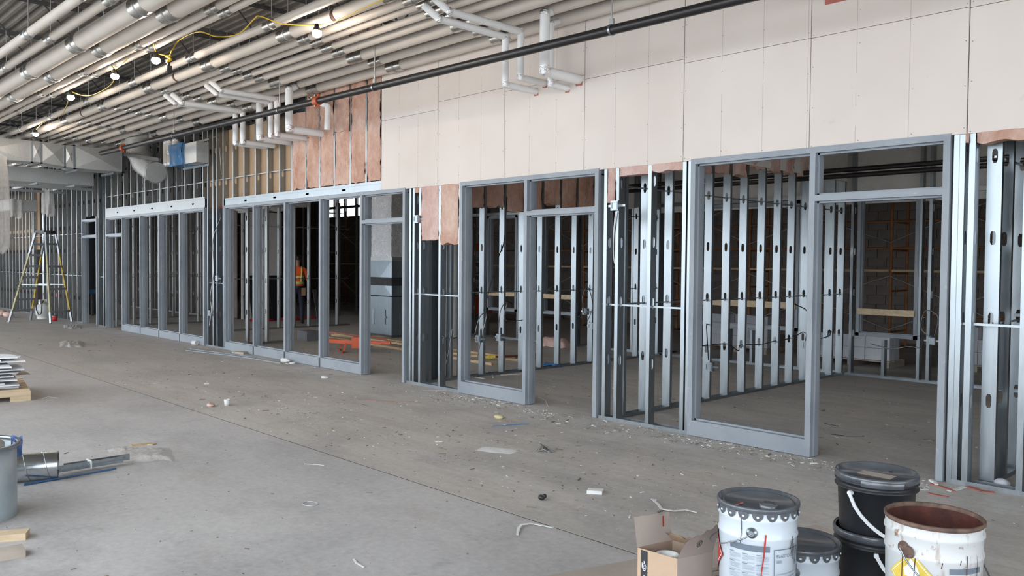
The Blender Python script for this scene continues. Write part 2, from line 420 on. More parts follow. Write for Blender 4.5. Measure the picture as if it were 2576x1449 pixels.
def stud_mesh(H, wd, z0=0.0, first=.63, fl=.041):
    """web at x=0 facing +x, flanges run back to -fl; u along +y"""
    mb = MB(); holes = [first-z0+.61*i for i in range(9)]
    strip(mb, H, wd, [h for h in holes if h > .1], lambda u, t: (0, u, z0+t))
    for yv, s in ((0, 1), (wd, -1)):
        mb.box(-fl, 0, yv-.0008, yv+.0008, z0, z0+H)
        mb.box(-fl-.001, -fl, min(yv, yv+s*.011), max(yv, yv+s*.011), z0, z0+H)
    return mb
SM = {}
def stud(root, x, y, H=5.2, wd=.094, z0=0.0, along='x', mat='galv'):
    key = (H, wd, z0, mat)
    if key not in SM: SM[key] = stud_mesh(H, wd, z0).mesh('stud', M[mat])
    # along='x': wall runs along X (flange faces -Y);  along='y': wall runs along Y (web faces -Y)
    return inst(root, 'stud', SM[key], (x, y, 0), (0, 0, 0) if along == 'x' else (0, 0, -PI/2))
def track(root, a, b, along, off, wd, z=0.0, up_=True, name='bottom_track', mat='galv'):
    h = .034; z1 = z+h if up_ else z-h; zb = (z, z+.002) if up_ else (z-.002, z)
    lo, hi = min(z, z1), max(z, z1); mb = MB()
    if along == 'x':
        mb.box(a, b, off-.004, off+wd+.004, *zb); mb.box(a, b, off-.005, off-.003, lo, hi); mb.box(a, b, off+wd+.003, off+wd+.005, lo, hi)
    else:
        mb.box(off-.004, off+wd+.004, a, b, *zb); mb.box(off-.005, off-.003, a, b, lo, hi); mb.box(off+wd+.003, off+wd+.005, a, b, lo, hi)
    return part(root, name, mb, M[mat])

wf = structure('wall_front')
WD = .094
low = [-2.120, -2.084, -2.014, -1.655, -1.24, -.83, -.41, 0.0,                # right of the first frame
       -5.501, -5.345, -4.936, -4.528, -4.466,                                 # between frames one and two
       -8.866, -8.795, -8.658, -8.243, -7.846,                                 # between two and three
       -15.202, -14.976, -14.805, -14.538,                                     # between three and four
       -21.44, -21.08, -20.90]
for x in low: stud(wf, x, 0, 5.2)
x = -22.70
while x > -35.6:
    if not (-27.15 < x < -25.9): stud(wf, x, 0, 5.2, mat='galv_dull')
    x -= .405
stud(wf, -27.25, -.01, 5.2); stud(wf, -25.78, -.01, 5.2); stud(wf, -26.15, -.03, 5.2, wd=.14, along='y')
for x in (-19.665,-19.239,-18.827,-18.382,-17.974,-17.537,-17.115,-16.687,-16.256,-15.822,-15.422): stud(wf, x, 0, 2.36, z0=2.84, mat='galv_dull')
for x in (-14.143,-13.709,-13.279,-12.853,-12.432,-12.028): stud(wf, x, 0, 2.44, z0=2.76)
for x in (-11.593,-11.178,-10.759,-10.329,-9.919): stud(wf, x, 0, 2.44, z0=2.76)
for x in (-20.5,-20.09): stud(wf, x, 0, 2.36, z0=2.84, mat='galv_dull')
for x in (-22.28,-21.86): stud(wf, x, 0, 2.5, z0=2.70, mat='galv_dull')
for a, b in ((-2.16, .4), (-5.585, -4.464), (-8.965, -7.845), (-15.30, -14.47), (-21.5, -20.9), (-35.8, -22.68)):
    track(wf, a, b, 'x', 0, WD)
    part(wf, 'bridging_channel', MB().box(a, b, .038, .054, 1.198, 1.216), M['galv'])
part(wf, 'bridging_channel', MB().box(-20.9, -12.03, .038, .054, 3.118, 3.134), M['galv_dull'])
part(wf, 'bridging_channel', MB().box(-35.8, -22.7, .038, .054, 2.28, 2.296), M['galv_dull'])
# box headers over the long frames
def header(a, b, z0, z1):
    mb = MB(); strip(mb, b-a, z1-z0-.05, [.8+1.05*i for i in range(int((b-a)/1.05))], lambda u, t: (a+t, -.006, z0+.012+u), .95, .8)
    mb.box(a, b, -.014, .10, z0, z0+.012); mb.box(a, b, -.012, .10, z1-.040, z1-.002); mb.box(a, b, .06, .07, z0, z1)
    part(wf, 'header', mb, M['galv_dull' if a < -16 else 'galv'])
header(-14.46, -9.54, 2.634, 2.765); header(-20.88, -15.33, 2.634, 2.84)
# backing boards seen through the bare studs
part(wf, 'backing_board', MB().box(-15.35, -12.03, WD+.004, WD+.02, 2.63, 4.02), M['tan_board'])
part(wf, 'backing_board', MB().box(-15.0, -14.46, WD+.004, WD+.02, 0, 2.61), M['dark_board'])
part(wf, 'fire_seal', MB().box(-15.0, -14.46, WD-.004, WD+.003, 2.605, 2.635), M['red'])
part(wf, 'backing_board', MB().box(-31.5, -26.9, WD+.004, WD+.02, 1.9, 3.6), M['tan_board'])
part(wf, 'bulkhead_lining', MB().box(-12.02, -9.3, WD+.01, WD+.02, 2.7, 5.2), M['dark_board'])
# drywall sheets above the frames
JX = [-9.54, -8.29, -7.052, -5.815, -4.56, -3.295, -2.07, -.83, .41, 1.65, 2.9, 4.1, 5.3, 6.6, 8.0, 9.3]
JZ = [3.585, 3.684, 3.637, 3.59, 3.55, 3.547, 3.54]
for i in range(len(JX)-1):
    zj = JZ[min(i, len(JZ)-1)]; g = .003
    if i == 3: # sheet cut around the pipe stubs is the one below the joint; leave it whole behind them
        pass
    part(wf, 'drywall_sheet', MB().box(JX[i]+g, JX[i+1]-g, -.016, 0, 2.618, zj-g*.7), M['drywall'])
    part(wf, 'drywall_sheet', MB().box(JX[i]+g, JX[i+1]-g, -.016, 0, zj+g*.7, 5.25), M['drywall'])
# screws along the sheet edges, far too many to pick apart
mb = MB()
for i, x in enumerate(JX[:9]):
    for z in [2.66+.31*k for k in range(8)]:
        for dx in (-.022, .022):
            c = (x+dx, -.0155, z+random.uniform(-.03, .03)); mb.cyl(c, (c[0], -.018, c[2]),   .004, 6)
    for k in range(1, 3):
        for z in [q+random.uniform(-.05,.05) for q in (2.69, 3.05, 3.45, 3.72, 4.0)]: mb.cyl((x+k*.4147, -.0155, z), (x+k*.4147, -.018, z), .004, 6)
o = part(wf, 'drywall_screws', mb, M['dirt']); o['kind'] = 'stuff'

# insulation batts between the studs
def batt(root, x0, x1, y, z0, z1, mat='insul', depth=.085, seed=0, ax='x', ragged=.02):
    nu, nv = 16, max(6, int((z1-z0)/.03)); mb = MB()
    def f(s):
        def g(u, v):
            a = x0+(x1-x0)*u; z = z0+(z1-z0)*v
            e = min(u, 1-u)*2; bl = .030*(1-(1-e)**3)
            nz = mnoise.noise(Vector((a*6+seed, z*5, seed*1.7)))*.020+mnoise.noise(Vector((a*19+seed, z*15+seed, 3.1)))*.014+mnoise.noise(Vector((a*43, z*31+seed, 7.1)))*.008
            zz = z+(mnoise.noise(Vector((a*9, seed, 1.0)))*ragged*2 if v < .001 else 0)
            d = (bl+nz)*s
            return (a, y-d if s > 0 else y+depth, zz) if ax == 'x' else (y+d if s > 0 else y-depth, a, zz)
        return g
    mb.grid(nu, nv, f(1)); mb.grid(nu, nv, f(-1))
    mb.grid(nu, 1, lambda u, v: tuple(Vector(f(1)(u, 0)).lerp(Vector(f(-1)(u, 0)), v)))
    return part(root, 'insulation_batt', mb, M[mat])
bx = [-12.028,-11.593,-11.178,-10.759,-10.329,-9.919,-9.545]
for i in range(6):
    top = 3.98 if i == 0 else 5.1
    batt(wf, bx[i]+.006, bx[i+1]-.043, .004, 2.775, 3.55 if i < 4 else top, seed=i)
    if i < 4: batt(wf, bx[i]+.006, bx[i+1]-.043, -.004, 3.55, top, seed=i+9)
batt(wf, -8.655, -8.284, .004, 1.92, 2.62, 'insul_pink', seed=21); batt(wf, -8.240, -7.888, -.002, 1.87, 2.62, 'insul', seed=23)
batt(wf, -8.79, -8.70, .004, 2.55, 2.62, 'insul', seed=24)
batt(wf, -5.498, -5.388, .002, 2.26, 2.62, 'insul_pink', seed=25)
batt(wf, -5.340, -4.978, .002, 2.53, 2.62, 'insul_pink', seed=26); batt(wf, -4.932, -4.57, .002, 2.54, 2.62, 'insul_pink', seed=27)
for i, (a, b) in enumerate(((-2.08,-2.056),(-2.01,-1.70),(-1.65,-1.28),(-1.235,-.87))): batt(wf, a, b, .002, 2.545, 2.62, 'insul', seed=31+i)

# ---- hollow metal frames
F = .050
def jamb_poly(both=False):
    p = [(F,-.028),(F,.02),(F+.016,.02),(F+.016,.078),(F,.078),(F,.13)]
    if both: return p+[(0,.13),(0,.078),(-.016,.078),(-.016,.02),(0,.02),(0,-.028)]
    return p+[(0,.13),(0,-.028)]
def hm_frame(name, X0, X1, mull, door, label, top=2.63, mat='frame', y0=0.0):
    """mull: left edges of full mullions; door: (left edge, right edge) of the opening"""
    r = structure(name, label); mt = M[mat]
    Lz = lambda s, x: (lambda u, v, t: (x+s*u, y0+v, t))
    part(r, 'jamb', MB().prism(jamb_poly(), Lz(1, X0), .004, top-F), mt)
    part(r, 'jamb', MB().prism(jamb_poly(), Lz(-1, X1), .004, top-F), mt)
    for mx in mull:
        z0 = .004 if door and (abs(mx+F-door[0]) < .03 or abs(mx-door[1]) < .03) else .15
        part(r, 'mullion', MB().prism(jamb_poly(True), Lz(1, mx), z0, top-F), mt)
    part(r, 'head', MB().prism(jamb_poly(), lambda u, v, t: (t, y0+v, top-u), X0, X1), mt)
    edges = [X0]+list(mull)+[X1-F]
    for i in range(len(edges)-1):
        a, b = edges[i]+F, edges[i+1]
        if door and abs(a-door[0]) < .05:
            part(r, 'transom_bar', MB().prism(jamb_poly(True), lambda u, v, t: (t, y0+v, 2.175+u), a, b), mt); continue
        mb = MB().box(a, b, y0-.0275, y0+.1295, .006, .150); mb.box(a, b, y0+.02, y0+.078, .15, .166)
        part(r, 'sill', mb, mt)
    return r
hm_frame('door_1', -4.462, -2.178, [-3.281], (-3.231, -2.228), 'nearest grey steel frame, one sidelight and a transom over the doorway')
hm_frame('door_2', -7.842, -5.598, [-6.705], (-6.655, -5.648), 'grey steel door frame beside two pink insulation batts')
hm_frame('door_3', -14.46, -8.975, [-13.355, -12.265, -11.175, -10.055], (-10.005, -9.025), 'long grey steel frame of four lights and a doorway under pink insulation')
hm_frame('door_4', -20.875, -15.33, [-19.79, -18.66, -17.60, -16.52], (-20.825, -19.79), 'far grey steel frame with its doorway on the left')
hm_frame('door_5', -22.665, -21.51, [], (-22.615, -21.56), 'narrow far grey door frame beside the stepladder')

# ---- inner partitions
def partition(name, xl, ys, wd=.10, H=4.4, mat='galv', y0=.17, y1=5.45, br=True):
    r = structure(name)
    for y in ys: stud(r, xl, y, H, wd, along='y', mat=mat)
    track(r, y0, y1, 'y', xl, wd, mat=mat)
    if br:
        for z in (1.20, 2.445): part(r, 'bridging_channel', MB().box(xl+wd/2-.008, xl+wd/2+.008, y0, y1, z, z+.016), M[mat])
    return r
pm = partition('wall_partition_middle', -5.51, [.20,.59,1.03,1.44,1.844,2.242,2.634,3.078,3.495,3.88,4.284,4.69,5.089,5.43])
pl = partition('wall_partition_left', -8.85, [.22,.60,.80,1.205,1.599,2.002,2.396,2.798,3.184,3.597,4.0,4.4,4.8,5.0,5.4])
pr = partition('wall_partition_right', -1.98, [.16,.44,.87,1.28,1.69,2.1,2.5,2.9,3.3,3.7,4.1,4.5,4.9,5.3])
part(pm, 'drywall_sheet', MB().box(-5.405, -5.39, 2.0, 5.45, 2.89, 4.6), M['drywall_plain'])
ym = [1.44,1.844,2.242,2.634,3.078,3.495,3.88,4.284]
for i in range(len(ym)-1): batt(pm, ym[i]+.045, ym[i+1]-.006, -5.415, 2.74 if i < 3 else 2.86, 3.3, 'insul_pink', .09, 41+i, 'y')
yl = [.80,1.205,1.599,2.002,2.396,2.798,3.184,3.597,4.0]
for i in range(len(yl)-1): batt(pl, yl[i]+.045, yl[i+1]-.006, -8.755, 2.42+.03*math.sin(i*2.1)+(.1 if i > 3 else 0), 3.6, 'insul', .09, 51+i, 'y')
part(pl, 'drywall_sheet', MB().box(-8.87, -8.856, .2, 5.45, 2.6, 4.6), M['drywall_plain'])
part(pr, 'drywall_sheet', MB().box(-1.998, -1.984, .2, 5.45, 2.9, 4.6), M['drywall_plain'])

wb = structure('wall_back')
YB = 5.50
WINB = [(-13.39, -12.47), (-11.73, -10.80), (-8.2, -6.15), (-5.235, -4.365)]
xs = [-13.9,-13.43,-12.43,-11.95,-11.77,-10.76,-10.4,-9.95,-9.4,-8.9,-8.6,-8.24,-6.11,-5.7,-5.3,-4.33,-4.2,-3.8,-3.4,-3.0,-2.6,-2.2]
for x in xs: stud(wb, x, YB, 4.4, .10)
for a, b in WINB:
    for x in [a+.42*k for k in range(1, int((b-a)/.42)+1)]:
        if x < b-.1: stud(wb, x, YB, .56, .10)
track(wb, -14.2, -1.9, 'x', YB, .10)
part(wb, 'drywall_sheet', MB().box(-9.2, -1.9, YB+.106, YB+.12, 2.56, 4.6), M['drywall_plain'])
part(wb, 'head_track', MB().box(-14.2, -1.9, YB-.006, YB+.106, 2.66, 2.72), M['galv_dull'])
for i, (a, b) in enumerate(WINB):
    r = structure('window_%d' % (i+1), ['grey steel window frame leftmost in the back wall','grey steel window frame second from the left in the back wall','wide steel window frame in the back wall behind the bare partition','steel window frame with a board across it behind the nearest doorway'][i])
    pz = [(F,-.02),(F,.03),(F+.014,.03),(F+.014,.08),(F,.08),(F,.125),(0,.125),(0,-.02)]
    zb, zt = .60, 2.65
    for s, x in ((1, a), (-1, b)): part(r, 'jamb', MB().prism(pz, (lambda s, x: lambda u, v, t: (x+s*u, YB+v, t))(s, x), zb, zt), M['frame'])
    part(r, 'head', MB().prism(pz, lambda u, v, t: (t, YB+v, zt-u), a, b), M['frame'])
    part(r, 'sill', MB().prism(pz, lambda u, v, t: (t, YB+v, zb+u), a, b), M['frame'])
    if i != 2: part(r, 'spreader_board', MB().box(a+.03, b-.03, YB-.045, YB-.022, .92, 1.01), M['wood_pale'])
    else: part(r, 'spreader_board', MB().box(a+.03, b-.03, YB-.045, YB-.022, .95, 1.05), M['wood_pale'])

# further partitions seen dimly through the far frames
for k, (x, a, b) in enumerate(((-15.12, .3, 1.5), (-18.2, 1.8, 5.0), (-21.2, .3, 2.6), (-23.6, .6, 5.0))):
    ys, y = [], a
    while y < b: ys.append(y); y += .405
    partition('wall_partition_far_%d' % (k+1), x, ys, mat='galv_dull', y0=a, y1=b, br=(k > 0))
wfb = structure('wall_far_back')
x = -34.0
while x < -21.8: stud(wfb, x, 3.6, 4.4, .10, mat='galv_dull'); x += .41
track(wfb, -34.2, -21.8, 'x', 3.6, .10, mat='galv_dull')
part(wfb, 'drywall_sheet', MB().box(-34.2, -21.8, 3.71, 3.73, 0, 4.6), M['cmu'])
wil = structure('wall_inner_left')
for k in range(1): part(wil, 'drywall_sheet', MB().box(-21.62, -21.60, 3.75+1.22*k, 4.965+1.22*k, .01, 3.0), M['drywall_plain'])
x = 3.8
while x < 9.8: stud(wil, -21.6, x, 3.4, .05, along='y', mat='galv_dull'); x += .61

# rear block wall
wr = structure('wall_rear')
YR = 11.5
RW = (-30.3, -27.0, 3.45, 4.2)
part(wr, 'core', MB().box(-36, 9.5, YR+.03, YR+.2, 0, RW[2]), M['cmu_joint'])
part(wr, 'core', MB().box(RW[1], 9.5, YR+.03, YR+.2, RW[2], DECK), M['cmu_joint'])
part(wr, 'core', MB().box(-36, RW[0], YR+.03, YR+.2, RW[2], DECK), M['cmu_joint'])
part(wr, 'core', MB().box(RW[0], RW[1], YR+.03, YR+.2, RW[3], DECK), M['cmu_joint'])
bme = MB().box(-.196, .196, -.03, .04, -.096, .096).mesh('block', M['cmu'])
for j in range(15):
    for i in range(20): inst(wr, 'block', bme, (-12.6+.402*i+(.2 if j % 2 else 0), YR+.01, .1+.202*j))
mb = MB()
for j in range(16):
    for i in range(88):
        x = -35.7+.402*i+(.2 if j % 2 else 0)
        if -12.7 < x < -4.6 and j < 15: continue
        if x > -1: continue
        mb.box(x-.196, x+.196, YR-.02, YR+.05, .004+.202*j, .196+.202*j)
o = part(wr, 'block_field', mb, M['cmu']); o['kind'] = 'stuff'
for x in (-30.3,-29.45,-28.65,-27.85,-27.0): part(wr, 'window_post', MB().box(x-.05, x+.05, YR+.05, YR+.15, RW[2], RW[3]), M['joist'])
part(wr, 'window_rail', MB().box(RW[0], RW[1], YR+.06, YR+.14, 3.78, 3.88), M['joist'])
portal(((RW[0]+RW[1])/2, YR+.3, 3.82), (PI/2, 0, PI), 3.3, .75)

# ================================================================ SERVICES OVERHEAD
CAMP = Vector((0, -6.67689, 1.63))
def at(px, py, ax, val):
    """point of the place seen at a pixel of the photograph, on the plane axis=val"""
    d = fw+r2*((px-1288)/2069.09)-u2*((py-724.5)/2069.09)
    return CAMP+d*((val-CAMP[ax])/d[ax])
XR, XL = 3.6, -30.0
PZ = 4.25
def ins_pipe(y, r, label, x0, span=2.1, joints=()):
    t = thing('insulated_pipe', label, 'pipe', (XR, y, PZ-r), 0, 'white insulated pipes hung in a rack')
    mb = MB(); cuts = [XR]+[v for j in joints for v in (j+.035, j-.035)]+[XL]
    for i in range(0, len(cuts), 2):
        n = 9; xs = [cuts[i]+(cuts[i+1]-cuts[i])*k/n for k in range(n+1)]
        mb.tube([(x, y+random.uniform(-.003,.003), PZ+random.uniform(-.003,.003)) for x in xs], r, 20)
    part(t, 'jacket', mb, M['pipe'])
    for j in joints: part(t, 'coupling', MB().cyl((j+.045, y, PZ), (j-.045, y, PZ), r*.86, 16).cyl((j+.02, y, PZ), (j-.02, y, PZ), r*.98, 16), M['rust'])
    ln = .13 if r < .06 else .16
    sad = MB().cyl((-ln, 0, 0), (-.012, 0, 0), r+.005, 20).cyl((.012, 0, 0), (ln, 0, 0), r+.005, 20).mesh('saddle', M['saddle'])
    ring = MB().cyl((-.014, 0, 0), (.014, 0, 0), r+.012, 20).mesh('hanger_ring', M['rod'])
    rod = MB().cyl((0, 0, r+.01), (0, 0, .50), .006, 6).mesh('hanger_rod', M['rod'])
    x = x0
    while x > XL+1:
        s = inst(t, 'saddle', sad, (x, y, PZ))
        inst(s, 'hanger_ring', ring, (x, y, PZ)); inst(s, 'hanger_rod', rod, (x, y, PZ)); x -= span
    return t
PIPES = [
 (-.115, .072, 'white insulated pipe closest to the drywall, lowest in the rack', -6.98, ()),
 (-.445, .056, 'thin white insulated pipe second from the drywall', -6.95, ()),
 (-.76,  .070, 'thick white insulated pipe third from the drywall', -6.92, ()),
 (-1.05, .050, 'white insulated pipe fourth from the drywall', -6.86, ()),
 (-1.255,.042, 'thin white insulated pipe fifth from the drywall, below a dark gap', -6.80, ()),
 (-1.48, .040, 'thin white insulated pipe sixth from the drywall, above a dark gap', -6.66, ()),
 (-1.66, .046, 'white insulated pipe seventh from the drywall', -6.64, ()),
 (-1.91, .071, 'thick white insulated pipe with bare brown couplings', -6.61, (-7.66, -11.85, -16.0)),
 (-2.225,.048, 'white insulated pipe running just below the string of bulbs', -6.40, ()),
 (-2.79, .038, 'thin white insulated pipe just above the string of bulbs', -6.30, ()),
 (-2.935,.042, 'thin white insulated pipe next to the two fattest pipes', -6.30, ()),
 (-3.215,.108, 'fattest white insulated pipe, the one beside two thin pipes', -6.70, ()),
 (-3.50, .108, 'fattest white insulated pipe, the one nearer the top left corner', -6.70, ()),
 (-3.80, .052, 'white insulated pipe second from the top left corner', -6.72, ()),
 (-4.04, .052, 'white insulated pipe in the very top left corner', -6.70, ())]
for y, r, lab, x0, jn in PIPES: ins_pipe(y, r, lab, x0, 2.085, jn)

def foil_cuff(c, r, ax):
    mb = MB(); d = Vector(ax); mb.tube([Vector(c)-d*r*.75, Vector(c)-d*r*.2, Vector(c)+d*r*.5], [r*1.03, r*1.06, r*1.03], 14); return mb
def branch(name, label, x, yd, zs, ztop, r, ytake=None, mat='pipe_new', grp='white pipe drops into the wall'):
    """drop from the rack: optional run along +y, riser down, stub into the wall"""
    t = thing(name, label, 'pipe', (x, yd, zs-r), 0, grp)
    if ytake is not None:
        part(t, 'run', MB().cyl((x, ytake, ztop), (x, yd-r, ztop), r, 16), M[mat])
        part(t, 'elbow', foil_cuff((x, yd, ztop), r, (0,0,-1)), M['foil'])
        part(t, 'takeoff', MB().cyl((x-.10, ytake-.12, ztop+.13), (x, ytake, ztop), r, 14), M[mat])
        part(t, 'elbow', MB().sph((x, ytake, ztop), r*1.12, 12, 8), M['foil'])
    else:
        part(t, 'takeoff', MB().cyl((x, yd, ztop), (x, yd+.11, ztop+.05), r*.95, 14), M[mat]); part(t, 'elbow', MB().sph((x, yd, ztop), r*1.08, 14, 8), M['foil'])
    part(t, 'riser', MB().cyl((x, yd, ztop), (x, yd, zs+r*.6), r, 16), M[mat])
    mb = MB().sph((x, yd, zs), r*1.04, 14, 10); mb.tube([(x, yd, zs+r*1.1), (x, yd, zs)], [r*1.04]*2, 14); mb.tube([(x, yd, zs), (x, yd+r*1.0, zs)], [r*1.04]*2, 14)
    part(t, 'elbow', mb, M['foil'])
    part(t, 'stub', MB().cyl((x, yd+r*.5, zs), (x, .03, zs), r, 16), M[mat])
    if x > -9.5: part(t, 'wall_sleeve', MB().box(x-r*.9, x+r*.9, -.0195, -.0165, zs-r*1.28, zs), M['red_scrap'])
    return t
branch('pipe_drop', 'thick pipe drop whose stub enters the drywall farthest right', -5.895, -.553, 3.60, 4.19, .052)
branch('pipe_drop', 'thin pipe drop tucked right behind the thick drop by the drywall', -6.06, -.283, 3.53, 4.17, .035)
branch('pipe_drop', 'left pipe drop of the drywall group, fed by a cross run', -6.535, -.50, 3.565, 4.08, .038, -1.42)
branch('pipe_drop', 'second pipe drop of the drywall group, fed by a cross run', -6.40, -.40, 3.635, 4.13, .038, -1.40)
branch('pipe_drop', 'thick pipe drop standing against the pink insulation', -11.08, -.585, 3.575, 4.17, .055)
branch('pipe_drop', 'narrow pipe drop left of the pink insulation, fourth in its row', -11.60, -.50, 3.56, 4.10, .040, -1.38)
branch('pipe_drop', 'narrow pipe drop left of the pink insulation, third in its row', -11.80, -.50, 3.56, 4.08, .040, -1.36)
branch('pipe_drop', 'stout pipe drop second in the row before the tan boards', -12.16, -.50, 3.56, 4.12, .055)
branch('pipe_drop', 'pipe drop in the row before the tan boards, beside the leftmost', -12.70, -.52, 3.55, 4.05, .042, -1.50)
branch('pipe_drop', 'leftmost pipe drop of the row before the tan boards', -12.92, -.54, 3.55, 4.07, .042, -1.52)
# looped pipe by the insulation
t = thing('pipe_loop', 'short looped white pipe crossing the top of the pink insulation', 'pipe', (-10.6, -.3, 3.55))
part(t, 'pipe_length', MB().cyl((-11.0, -.25, 4.02), (-10.62, -.22, 3.92), .045, 14), M['pipe_new'])
part(t, 'riser', MB().cyl((-10.60, -.22, 3.90), (-10.62, -.22, 3.56), .045, 14), M['pipe_new'])
part(t, 'elbow', MB().sph((-10.61, -.22, 3.92), .05), M['foil']); part(t, 'elbow', MB().sph((-11.02, -.25, 4.04), .06), M['foil'])
# pipe pieces strapped up on the far wall
for i, x in enumerate((-16.93, -16.76, -16.47)):
    t = thing('pipe_drop', ['leftmost','middle','rightmost'][i]+' of three upright pipe pieces beside the blue wrapped box', 'pipe', (x, -.1, 3.56), 0, 'upright pipe pieces on the far wall')
    part(t, 'riser', MB().cyl((x, -.1, 3.56), (x, -.1, 4.02), .07, 14), M['pipe'])
    part(t, 'elbow', MB().sph((x, -.1, 3.58), .074), M['foil']); part(t, 'elbow', MB().sph((x, -.1, 4.0), .074), M['foil'])
    if i == 1: part(t, 'tape_band', MB().cyl((x, -.1, 3.74), (x, -.1, 3.82), .074, 14), M['foil'])

# black sprinkler main
def spz(x): return 3.705+(-3.5-x)*.0088
t = thing('sprinkler_main', 'long black steel sprinkler pipe slung before the drywall', 'pipe', (-3.5, -.915, 3.7))
part(t, 'pipe_length', MB().tube([(x, -.915, spz(x)) for x in (3.6, 0, -3.5, -7, -9.72)], .044, 16), M['black_pipe'])
part(t, 'pipe_length', MB().tube([(x, -.915, spz(x)) for x in (-9.74, -12, -15, -17.0)], .044, 16), M['black_pipe'])
part(t, 'pipe_length', MB().tube([(x, -.915, spz(x)) for x in (-17.02, -18.3)], .05, 16), M['black_pipe'])
for x in (-9.73, -17.01):
    c = part(t, 'coupling', MB().cyl((x-.05, -.915, spz(x)), (x+.05, -.915, spz(x)), .060, 16).box(x-.045, x+.045, -.925, -.905, spz(x)-.085, spz(x)+.085), M['orange_paint'])
    part(c, 'bolt', MB().cyl((x, -.955, spz(x)+.07), (x, -.875, spz(x)+.07), .012, 8).cyl((x, -.955, spz(x)-.07), (x, -.875, spz(x)-.07), .012, 8), M['rod'])
for x in (-2.0, -4.72, -8.4, -10.75, -14.5):
    h = part(t, 'hanger_ring', MB().cyl((x-.012, -.915, spz(x)), (x+.012, -.915, spz(x)), .052, 16), M['galv'])
    part(h, 'hanger_rod', MB().cyl((x, -.915, spz(x)+.05), (x, -.915, 4.74), .007, 6).box(x-.02, x+.02, -.93, -.90, spz(x)+.045, spz(x)+.10), M['rod'])
t = thing('sprinkler_branch', 'short black sprinkler branch entering the drywall through an orange coupling', 'pipe', (-3.06, -.1, 3.8))
part(t, 'pipe_length', MB().cyl((-3.06, -1.1, 3.90), (-3.06, .05, 3.90), .043, 16), M['black_pipe'])
c = part(t, 'coupling', MB().cyl((-3.06, -.11, 3.90), (-3.06, -.02, 3.90), .062, 16).box(-3.15, -2.97, -.09, -.04, 3.88, 3.92).box(-3.10, -3.02, -.09, -.04, 3.82, 3.86), M['orange_paint'])
part(c, 'bolt', MB().cyl((-3.14, -.12, 3.90), (-3.14, -.02, 3.90), .012, 8).cyl((-2.98, -.12, 3.90), (-2.98, -.02, 3.90), .012, 8), M['rod'])
part(t, 'wall_opening', MB().box(-3.18, -2.95, -.022, -.017, 3.80, 4.02), M['red_scrap'])
# pair of black mains inside the rooms
for z, lab in ((2.905, 'upper'), (2.825, 'lower')):
    t = solo('room_pipe', MB().cyl((-9.9, 4.08, z), (-1.6, 4.08, z+.0), .032, 14), M['black_pipe'], lab+' of two black pipes crossing the rooms behind the transoms', 'pipe', (-5.7, 4.08, z-.03), 'black pipes in the rooms')

# ---- string of work bulbs
BP = [at(797, 84, 2, 4.06), at(392, 152, 2, 4.08), at(289, 192, 2, 4.08), at(178, 245, 2, 4.08), at(90, 338, 2, 4.05)]
BL = ['lit work bulb nearest the camera, below a brown coupling','lit work bulb hanging beside a knot of yellow cord','lit work bulb third along the yellow cord','lit work bulb second from the sheet metal duct','lit work bulb just above the sheet metal duct']
for i, p in enumerate(BP):
    t = thing('work_light', BL[i], 'light bulb', (p.x, p.y, p.z-.05), 0, 'work bulbs on the yellow cord')
    part(t, 'bulb', MB().sph((p.x, p.y, p.z), .052, 16, 10, 0, (1,1,.85)), M['bulb'])
    part(t, 'socket', MB().lathe([(.045,.025),(.04,.05),(.028,.065),(.022,.10),(.001,.10)], 14, tuple(p)), M['black'])
for i, (x, y, lab) in enumerate(((-3.6,2.4,'unseen round lamp added to brighten the nearest room'),(-7.0,2.4,'unseen round lamp added to brighten the second room'),(-11.5,3.4,'unseen round lamp added to brighten the big room'),(-17.0,3.2,'unseen round lamp added to brighten the far room'))):
    t = thing('added_fill_lamp', lab, 'lamp', (x, y, 4.15), 0, 'added fill lamps inside the rooms')  # fill lamps added above the sightline to lift the dark interiors
    part(t, 'fill_lamp_face', MB().lathe([(.001,0),(.15,0)], 24, (x, y, 4.15)), M['fill_lamp_face'])
    part(t, 'housing', MB().lathe([(.155,-.01),(.16,.02),(.10,.07),(.03,.09),(.001,.09)], 24, (x, y, 4.15)), M['black'])
    part(t, 'hanger_rod', MB().cyl((x, y, 4.22), (x, y, DECK), .006, 6), M['rod'])
def cord(pts, mat='yellow_cord', r=.007, label=None, name='extension_cord', cat='cord', n=6):
    P = [Vector(p) for p in pts]; out = []
    for i in range(len(P)-1):
        a, b = P[max(i-1, 0)], P[min(i+2, len(P)-1)]
        for k in range(6):
            s = k/6; h = s*s*(3-2*s)
            t1, t2 = (P[i+1]-a)/2, (b-P[i])/2
            out.append(P[i]*(2*s**3-3*s**2+1)+t1*(s**3-2*s**2+s)+P[i+1]*(-2*s**3+3*s**2)+t2*(s**3-s**2))
    out.append(P[-1]); return MB().tube(out, r, n)
lamp = lambda i: tuple(BP[i]+Vector((0,0,.09)))
c1 = [at(990,-12,2,4.12), at(930,14,2,4.12), at(840,55,2,4.14), lamp(0), at(712,60,2,4.15), at(655,41,2,4.2), at(640,47,2,4.2), at(600,85,2,4.15), at(545,92,2,4.15), at(500,80,2,4.2), at(452,100,2,4.35), at(432,128,2,4.2), at(424,140,2,4.16), lamp(1)]
c2 = [lamp(1), at(378,98,2,4.3), at(340,128,2,4.35), at(318,152,2,4.2), lamp(2)]
c3 = [lamp(2), at(278,166,2,4.25), at(285,205,2,4.1), at(250,232,2,4.08), at(215,241,2,4.1), lamp(3)]
c4 = [lamp(3), at(166,270,2,4.15), at(150,290,2,4.2), at(112,306,2,4.2), lamp(4)]
